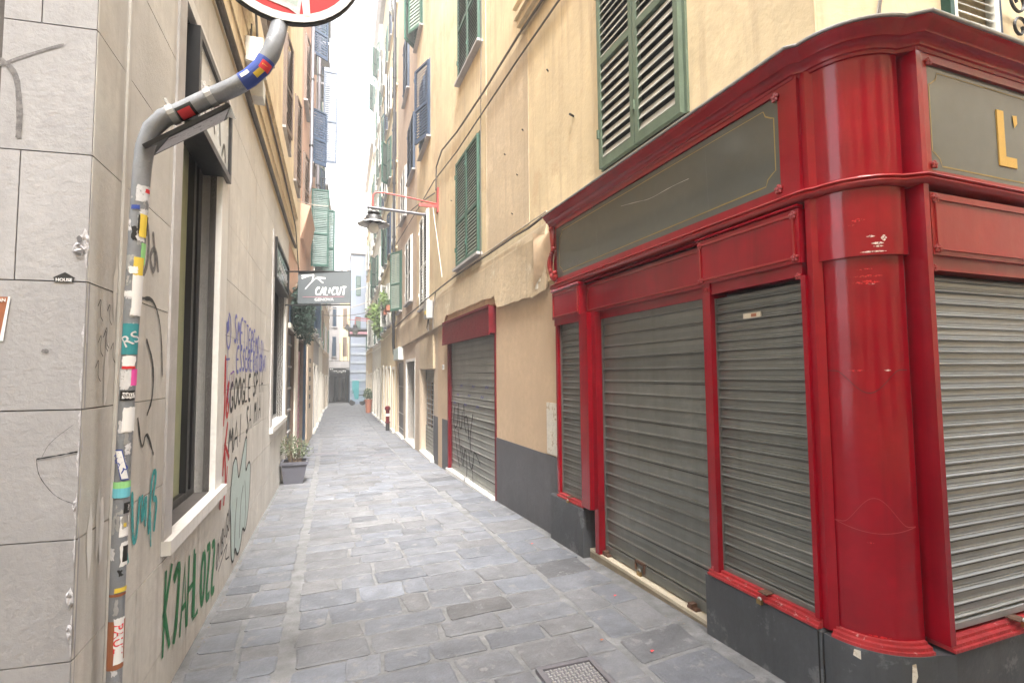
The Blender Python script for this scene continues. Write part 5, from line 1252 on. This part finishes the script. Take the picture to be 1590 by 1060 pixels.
# ================================================================== the pole, its signs and stickers
PL = thing('sign_pole', 'bent grey steel sign pole covered in torn stickers against the left stone wall', 'pole', (-.755, 2.42, gz(2.4)))
pp = [(-.762, 2.42, -.1), (-.748, 2.40, .46), (-.735, 2.36, 1.08), (-.706, 2.305, 1.81), (-.680, 2.262, 2.25), (-.672, 2.25, 2.38), (-.663, 2.243, 2.46), (-.640, 2.233, 2.53), (-.600, 2.225, 2.575), (-.55, 2.218, 2.60), (-.46, 2.20, 2.655), (-.36, 2.175, 2.71), (-.305, 2.157, 2.745), (-.262, 2.147, 2.79), (-.23, 2.14, 2.85), (-.212, 2.14, 2.92), (-.203, 2.17, 3.0), (-.197, 2.185, 3.45)]
prr = .0265
RADS = [.025, .025, .025, .026, .029, .030, .031, .032, .033, .033, .033, .033, .033, .033, .033, .032, .031, .031]
def rad_at(z):
    for a, b, r0, r1 in zip(pp, pp[1:], RADS, RADS[1:]):
        if a[2] <= z <= b[2]: return r0+(r1-r0)*(z-a[2])/(b[2]-a[2])
    return .0265
MB().tube(pp, RADS, 24).build('tube', 'pipe_grey', PL, smooth=True)
def pole_at(z):
    for a, b in zip(pp, pp[1:]):
        if a[2] <= z <= b[2]:
            t = (z-a[2])/(b[2]-a[2]); return Vector(a).lerp(Vector(b), t)
    return Vector(pp[0])
rk = random.Random(21)
def pole_sticker(z0_, z1_, a0, a1, material, label=None, off=.0012, skew=0, rag=0):
    """patch wrapped on the pole; angle 0 faces the camera, positive to the right"""
    mb = MB(); n = 8; m_ = 5; V = []; F = []
    for j in range(m_+1):
        z = z0_+(z1_-z0_)*j/m_; c = pole_at(z); base = math.atan2(-c.y, -c.x)
        for i in range(n+1):
            e0 = a0+skew*(j/m_) + (rk.uniform(-rag, rag) if i == 0 else 0) + (rk.uniform(-rag, rag) if i == n else 0)
            a = base + R(e0+(a1-a0)*i/n); dz = rk.uniform(-rag, rag)*.0004 if j in (0, m_) else 0
            V.append((c.x+(rad_at(z)+off)*math.cos(a), c.y+(rad_at(z)+off)*math.sin(a), z+dz))
    for j in range(m_):
        for i in range(n): F.append((j*(n+1)+i, j*(n+1)+i+1, (j+1)*(n+1)+i+1, (j+1)*(n+1)+i))
    mb.add(V, F); return mb.build('sticker', material, PL, label=label)
def pole_text(txt, z, ang, size, material, rot=0):
    me = text_mesh(txt, size, .0, 0, .0003); c = pole_at(z); base = math.atan2(-c.y, -c.x)
    me.transform(Matrix.Rotation(R(rot), 4, 'Z'))
    for v in me.vertices:
        a = base+R(ang)+v.co.x/(rad_at(z)+.003); zz_ = z+v.co.y; cc = pole_at(zz_); rz_ = rad_at(zz_)+.0034; v.co = (cc.x+rz_*math.cos(a), cc.y+rz_*math.sin(a), zz_)
    me.transform(wmat(PL).inverted()); me.materials.clear(); me.materials.append(M(material)); o = bpy.data.objects.new('sticker_text', me); C.objects.link(o); o.parent = PL
ST = [(2.25, 2.31, -20, 75, 'paper'), (2.285, 2.30, 30, 70, 'red_print'), (2.22, 2.235, -50, 5, 'navy_print'), (2.13, 2.20, 0, 80, 'black_print'), (2.12, 2.205, 10, 60, 'yellow_print'), (2.15, 2.18, -5, 85, 'zinc'),
      (2.02, 2.10, 30, 90, 'lime_print'), (1.955, 2.045, -10, 60, 'yellow_print'), (1.985, 2.01, -40, 20, 'white_print'), (1.83, 1.98, -10, 75, 'white_print'), (1.84, 1.97, 42, 75, 'navy_print'), (1.90, 1.92, -70, 0, 'white_print'),
      (1.685, 1.80, -60, 60, 'teal_print'), (1.635, 1.68, -45, 45, 'white_print'), (1.632, 1.642, -45, 45, 'red_print'), (1.565, 1.635, -65, 35, 'paper'), (1.57, 1.632, 20, 85, 'pink_print'), (1.515, 1.552, -50, 60, 'black_print'), (1.523, 1.544, -28, 52, 'white_print'),
      (1.40, 1.49, -20, 75, 'white_print'), (1.395, 1.44, -50, 50, 'paper'), (1.415, 1.43, -15, 12, 'black_print'),
      (1.18, 1.215, -90, 80, 'lime_print'), (1.155, 1.19, -90, 80, 'sky_print'), (1.095, 1.135, 20, 85, 'black_print'), (1.01, 1.085, 0, 85, 'white_print'), (1.045, 1.06, 25, 48, 'yellow_print'),
      (.90, .99, 10, 90, 'white_print'), (.915, .975, 25, 80, 'black_print'), (.805, .822, -20, 85, 'yellow_print'), (.79, .80, -70, 85, 'brown_print'),
      (.52, .70, -70, 85, 'brown_print'), (.54, .71, -15, 75, 'white_print'), (.55, .70, 60, 85, 'brown_print')]
for i, s in enumerate(ST): pole_sticker(*s[:5], off=.0012+.0004*(i % 5), rag=6 if s[4] in ('paper', 'white_print') else 2)
for k in range(32):
    z = rk.uniform(.45, 2.28); a0_ = rk.uniform(-85, 55); h_ = rk.uniform(.012, .06)
    pole_sticker(z, z+h_, a0_, a0_+rk.uniform(18, 60), rk.choice(['paper', 'paper', 'paper', 'paper', 'white_print', 'black_print', 'paper', 'zinc', 'zinc']), off=.0006+.0004*(k % 3), rag=10, skew=rk.uniform(-12, 12))
# slanting blue and white strip
pole_sticker(1.22, 1.335, -10, 45, 'navy_print', skew=-55, off=.0028); pole_sticker(1.225, 1.33, -5, 40, 'white_print', skew=-55, off=.0032)
pole_text('HAR', 1.285, -25, .04, 'navy_print', rot=-60); pole_text('BRU.', 1.5335, 12, .017, 'black_print'); pole_text('PAULI', .63, 15, .045, 'red_print', rot=-90); pole_text('?', 1.115, 55, .03, 'white_print')
for k in range(3):
    mb = MB(); c = pole_at(1.74)
pole_text('RS', 1.74, 5, .06, 'paper', rot=30)
# clamps
def clamp(i, t=.5):
    a, b = Vector(pp[i]), Vector(pp[i+1]); p = a.lerp(b, t); d = (b-a).normalized()
    MB().tube([p-d*.012, p+d*.012], RADS[i]+.004, 16).build('clamp', 'zinc', PL); q = d.cross(Vector((0, 1, 0))).normalized()
    MB().tube([p+q*.03, p+q*.065], .006, 6).build('clamp_bolt', 'zinc', PL)
clamp(8, .6); clamp(10, .2)
# sticker on the bend
def arm_patch(i0, t0, i1, t1, a0, a1, material, off=.0015):
    P0 = Vector(pp[i0]).lerp(Vector(pp[i0+1]), t0); P1 = Vector(pp[i1]).lerp(Vector(pp[i1+1]), t1); pts = [P0]+[Vector(p) for p in pp[i0+1:i1+1]]+[P1]; V = []; F = []; n = 8
    for j, p in enumerate(pts):
        d = (pts[min(j+1, len(pts)-1)]-pts[max(j-1, 0)]).normalized(); tocam = (Vector((0, 0, 1.6))-p).normalized(); u = (tocam-d*tocam.dot(d)).normalized(); v = d.cross(u)
        for i in range(n+1): a = R(a0+(a1-a0)*i/n); V.append(p+(u*math.cos(a)+v*math.sin(a))*(.033+off))
    for j in range(len(pts)-1):
        for i in range(n): F.append((j*(n+1)+i, j*(n+1)+i+1, (j+1)*(n+1)+i+1, (j+1)*(n+1)+i))
    MB().add([tuple(v) for v in V], F).build('sticker', material, PL)
arm_patch(11, .55, 13, .5, -75, 60, 'navy_print'); arm_patch(12, .3, 13, .1, -10, 25, 'yellow_print', .0022); arm_patch(13, -.2, 13, .3, -20, 50, 'red_print', .0022); arm_patch(11, .7, 12, .2, -50, -25, 'white_print', .0022)
arm_patch(8, .9, 9, .55, -30, 70, 'black_print'); arm_patch(8, 1.0, 9, .45, -10, 55, 'red_print', .0022)
# round no-entry sign, its lower rim in the picture
rd = thing('road_sign', 'round red and white no entry sign plastered with torn stickers atop the bent pole', 'sign', (-.18, 2.10, 3.25))
Cn = Vector((-.188, 2.105, 3.288)); nrm = (Vector((.02, -.25, 1.62))-Cn); nrm = Vector((.07, -1, -.10)).normalized()
ux = Vector((0, 0, 1)).cross(nrm)*-1; ux = nrm.cross(Vector((0, 0, 1))).normalized()*-1; uz = nrm.cross(ux).normalized()
if uz.z < 0: uz = -uz
def disc(r0, r1, off, material, name, n=48, thick=0, a0=0, a1=360):
    V = []; F = []
    for i in range(n+1):
        a = R(a0+(a1-a0)*i/n); d = ux*math.cos(a)+uz*math.sin(a); V += [Cn+d*r0+nrm*off, Cn+d*r1+nrm*off]
        if thick: V += [Cn+d*r1+nrm*(off-thick), Cn+d*r0+nrm*(off-thick)]
    k = 4 if thick else 2
    for i in range(n):
        for j in range(k if thick else 1): F.append((i*k+j, i*k+(j+1) % k, (i+1)*k+(j+1) % k, (i+1)*k+j))
    return MB().add([tuple(v) for v in V], F).build(name, material, rd)
disc(.001, .295, 0, 'red_print', 'face'); disc(.27, .3, .001, 'white_print', 'white_rim'); disc(.001, .306, -.004, 'iron', 'back_plate', thick=.022)
def dquad(pts, material, off, name): MB().add([tuple(Cn+ux*a+uz*b+nrm*off) for a, b in pts], [tuple(range(len(pts)))]).build(name, material, rd)
dquad([(-.22, -.05), (.22, -.05), (.22, .05), (-.22, .05)], 'white_print', .0015, 'white_bar')
dquad([(-.15, -.12), (-.12, -.225), (.02, -.25), (.06, -.27), (.075, -.12)], 'paper', .002, 'torn_sticker')
dquad([(-.10, -.10), (-.08, -.20), (.05, -.235), (.07, -.15), (.05, -.09)], 'spray_pale', .0026, 'torn_sticker')
dquad([(-.24, -.08), (-.18, -.20), (-.13, -.205), (-.13, -.1)], 'sky_print', .0022, 'torn_sticker')
dquad([(.055, -.13), (.075, -.265), (.10, -.26), (.09, -.12)], 'white_print', .0022, 'torn_sticker')
# direction plate clamped under the arm, seen edge-on from below
dpz = thing('direction_plate', 'thin tilted metal plate with torn white film clamped below the pole arm', 'sign', (-.5, 2.19, 2.53))
a_, b_ = Vector((-.648, 2.189, 2.435)), Vector((-.37, 2.175, 2.632)); dd = (b_-a_).normalized(); vv = Vector((-.06, .28, .072))
q_ = [a_, b_, b_+vv, a_+vv]; nn_ = dd.cross(vv).normalized()*.015
MB().add([tuple(p) for p in q_]+[tuple(p+nn_) for p in q_], [(0, 1, 2, 3), (7, 6, 5, 4), (0, 4, 5, 1), (1, 5, 6, 2), (2, 6, 7, 3), (3, 7, 4, 0)]).build('plate', 'iron', dpz)
nn2 = nn_*-.2 if nn_.z > 0 else nn_*1.2
ins = [a_+dd*.09+vv*.04, b_-dd*.01+vv*.03, b_-dd*.02+vv*.9, a_+dd*.02+vv*.8]
MB().add([tuple(p+nn2) for p in ins], [(0, 1, 2, 3)]).build('torn_film', 'paper', dpz)
MB().add([tuple(b_), tuple(b_+Vector((.02, 0, -.05))), tuple(b_+Vector((-.02, .05, -.02)))], [(0, 1, 2)]).build('film_strip', 'white_print', dpz)

# ================================================================== plants, post, scooter
pot = thing('potted_shrub', 'square grey plastic planter with a twiggy olive shrub against the left wall', 'planter', (-.56, 9.95, gz(9.9)))
gzp = gz(9.95)
def ppz(x0, x1, y0, y1, x2, x3, y2, y3, z0_, z1_, mb): mb.add([(x0, y0, z0_), (x1, y0, z0_), (x1, y1, z0_), (x0, y1, z0_), (x2, y2, z1_), (x3, y2, z1_), (x3, y3, z1_), (x2, y3, z1_)], [(0, 3, 2, 1), (0, 1, 5, 4), (1, 2, 6, 5), (2, 3, 7, 6), (3, 0, 4, 7)])
mb = MB(); cx, cy = -.55, 9.92; ppz(cx-.17, cx+.13, cy-.15, cy+.15, cx-.21, cx+.20, cy-.2, cy+.2, gzp, gzp+.36, mb); mb.build('pot', 'pot_grey', pot)
mb = MB()
for x0, x1, y0, y1 in ((cx-.23, cx+.22, cy-.22, cy-.18), (cx-.23, cx+.22, cy+.18, cy+.22), (cx-.23, cx-.19, cy-.18, cy+.18), (cx+.18, cx+.22, cy-.18, cy+.18)): mb.box(x0, x1, y0, y1, gzp+.34, gzp+.39)
mb.build('rim', 'pot_grey', pot); MB().box(cx-.19, cx+.18, cy-.18, cy+.18, gzp+.32, gzp+.35).build('soil', 'soil', pot)
r = random.Random(4); mb = MB()
for _ in range(16):
    p = Vector((cx+r.uniform(-.1, .1), cy+r.uniform(-.1, .1), gzp+.33)); d = Vector((r.uniform(-.28, .28), r.uniform(-.25, .25), .6)); q = p+d*r.uniform(.5, .85); mb.tube([p, p.lerp(q, .5)+Vector((r.uniform(-.03, .03), 0, 0)), q], [.008, .006, .003], 5)
mb.build('branches', 'twig', pot)
leaf_cloud('foliage', 'leaf_olive', pot, (cx-.04, cy, gzp+.62), (.24, .22, .20), 620, .03, 5, up=1)
leaf_cloud('foliage', 'leaf_olive', pot, (cx+.10, cy, gzp+.55), (.20, .2, .14), 240, .03, 6, up=1)

def post(x, y, lab):
    o = thing('hydrant_post', lab, 'hydrant', (x, y, gz(y))); z = gz(y)
    MB().lathe([(0, 0), (.075, 0), (.075, .28), (.06, .30), (0, .30)], x, y, z, 12).build('base', 'iron', o, smooth=True)
    MB().lathe([(0, .30), (.10, .30), (.10, .34), (.07, .36), (.07, .78), (.10, .80), (.11, .86), (.09, .92), (.04, .95), (0, .95)], x, y, z, 12).build('body', 'red_dark', o, smooth=True)
    MB().lathe([(.071, .56), (.073, .56), (.073, .66), (.071, .66)], x, y, z, 12).build('white_band', 'white_print', o)
post(2.12, 20.6, 'red and black hydrant post with a white band at the foot of the right wall')
tp = thing('potted_plant', 'small green plant in a tall terracotta pot far along the right wall', 'planter', (2.35, 34.5, gz(34.5)))
MB().lathe([(0, 0), (.16, 0), (.22, .75), (.25, .76), (.25, .85), (.2, .85)], 2.35, 34.5, gz(34.5), 12).build('pot', 'terracotta', tp, smooth=True)
leaf_cloud('foliage', 'leaf', tp, (2.35, 34.5, gz(34.5)+1.15), (.3, .3, .35), 300, .1, 8, up=1)
# vines and balcony flower boxes
vn = thing('hanging_vine', 'bright green vine trailing from the first floor window boxes of the yellow house', 'plant', RS.P(23, .3, 4.4))
leaf_cloud('foliage', 'leaf_bright', vn, RS.P(24.2, .35, 4.1), (.2, .55, .8), 480, .13, 9)
leaf_cloud('foliage', 'leaf_bright', vn, RS.P(26.0, .5, 4.6), (.3, .4, .4), 150, .13, 10); leaf_cloud('foliage', 'leaf_bright', vn, RS.P(22.0, .25, 4.75), (.2, .6, .25), 160, .12, 12)
for k, yy in enumerate((20.8, 22.3)):
    o = thing('flower_box', ('nearer' if k == 0 else 'farther')+' window box with dark leaves on the yellow house beside the vine', 'planter', RS.P(yy, .1, 4.2), group='window boxes on the yellow house')
    wallmb(RS).box(yy-.4, yy+.4, .05, .25, 4.1, 4.3).build('box', 'terracotta', o); leaf_cloud('foliage', 'leaf', o, RS.P(yy, .18, 4.4), (.15, .4, .15), 200, .08, 14+k)
# scooter at the far end
st = thing('parked_scooter', 'small pale blue scooter parked before the blue grey end house', 'scooter', (2.1, 44.5, gz(44.5)))
zz0 = gz(44.5)
for x in (1.75, 2.55):
    MB().tube([(x, 44.44, zz0+.24), (x, 44.56, zz0+.24)], .24, 16).build('wheel', 'rubber', st)
V = [(1.7, .45), (1.75, .95), (1.85, .98), (1.95, .5), (2.2, .42), (2.3, .72), (2.75, .78), (2.8, .6), (2.6, .35), (2.0, .28)]
MB().add([(a, 44.36, zz0+b) for a, b in V]+[(a, 44.64, zz0+b) for a, b in V], [tuple(range(10)), tuple(range(10, 20))[::-1]]+[(i, (i+1) % 10, 10+(i+1) % 10, 10+i) for i in range(10)]).build('body', 'scooter_paint', st)
MB().box(2.25, 2.78, 44.38, 44.62, zz0+.78, zz0+.86).build('seat', 'rubber', st); MB().tube([(1.82, 44.2, zz0+1.08), (1.82, 44.8, zz0+1.08)], .02, 6).tube([(1.78, 44.5, zz0+.9), (1.82, 44.5, zz0+1.08)], .02, 6).build('handlebar', 'iron', st)
MB().add([(1.74, 44.38, zz0+1.0), (1.74, 44.62, zz0+1.0), (1.84, 44.6, zz0+1.4), (1.84, 44.4, zz0+1.4)], [(0, 1, 2, 3)]).build('windscreen', 'spray_pale', st)
# little dark shop signs far on the right
for k, (yy, z, lab) in enumerate(((38, 4.3, 'small dark oval shop sign hanging from the farthest right house'),)):
    o = thing('hanging_sign', lab, 'sign', RS.P(yy, 0, z)); x = RS.x(yy); MB().box(x-1.5, x-.05, yy-.03, yy+.03, z, z+.55).build('board', 'frame_black', o); MB().box(x-1.4, x-.15, yy-.04, yy-.031, z+.2, z+.35).build('lettering', 'pinkslat', o); MB().tube([(x, yy, z+.6), (x-1.5, yy, z+.6)], .02, 5).build('bracket_bar', 'iron', o)
# petals and scraps on the ground
rk = random.Random(8)
for k, (x, y, m_, lab) in enumerate(((1.95, 5.0, 'red_print', 'red scrap on the slabs before the grey dado wall'), (2.05, 3.55, 'red_print', 'red scrap near the far half of the shop step'), (1.83, 2.75, 'red_print', 'red scrap beside the dark plinth corner'), (1.62, 2.98, 'brown_print', 'orange scrap in the joint near the manhole'))):
    z = gz(y)+.021; o = MB().add([(x-.012, y-.008, z), (x+.012, y-.004, z+.003), (x+.01, y+.01, z+.001), (x-.01, y+.006, z+.004)], [(0, 1, 2, 3)]).build('paper_scrap', m_); tagm(o, lab, 'litter', 'coloured scraps on the paving')

rg = random.Random(77)
mb = MB()
for k in range(260):
    if k < 130: y = rg.uniform(2.6, 20); x = RS.x(y)+.0-abs(rg.gauss(0, .05))-(.02 if y > 5.3 else .09)
    else: y = rg.uniform(2.6, 18); x = LS.x(y)+abs(rg.gauss(0, .05))+.03
    z = gz(y)+.016; l = rg.uniform(.004, .012); a = rg.uniform(0, 3.14)
    mb.add([(x-l*math.cos(a), y-l*math.sin(a), z), (x+l*.5*math.sin(a), y-l*.5*math.cos(a), z+.002), (x+l*math.cos(a), y+l*math.sin(a), z+.001), (x-l*.5*math.sin(a), y+l*.5*math.cos(a), z+.003)], [(0, 1, 2, 3)])
mb.build('grit', 'twig', ground, kind='stuff')
# unseen house behind the camera, mirrored in the glass; sized to shade the crossing
Z_ = thing('apartment_building', 'unseen ochre house across the crossing, set near and tall to shade it', 'building', (2, -3.6, 0))
MB().box(-14, 12, -11, -3.6, -1, 13.0).build('wall', 'ochre', Z_)
for i in range(8):
    for z in (1.0, 4.5, 7.5): MB().box(-12+i*3, -10.8+i*3, -3.6, -3.55, z, z+1.8).build('window', 'green_dark', Z_)
# ground under scene for the crossing's right street
K_ = thing('apartment_building', 'cream house down the side street to the right of the crossing', 'building', (12, -2, 0))
MB().box(13, 20, -8, 1, -1, 9).build('wall', 'cream_wall', K_)

hz = bpy.data.materials.new('veil_air'); hz.use_nodes = True; hn = hz.node_tree; hn.nodes.clear()  # thin volume added as a pale veil over the far alley
hv = hn.nodes.new('ShaderNodeVolumePrincipled'); hv.inputs['Color'].default_value = (.97, .98, 1, 1); hv.inputs['Density'].default_value = .0055; hv.inputs['Anisotropy'].default_value = .2
ho = hn.nodes.new('ShaderNodeOutputMaterial'); hn.links.new(hv.outputs[0], ho.inputs['Volume'])
MB().box(-95, 95, -65, 145, -2.5, 26).build('haze_veil', hz, kind='stuff')
sc.frame_set(1)
print('objects', len(bpy.data.objects), 'tris', sum(len(p.vertices)-2 for me in bpy.data.meshes for p in me.polygons))
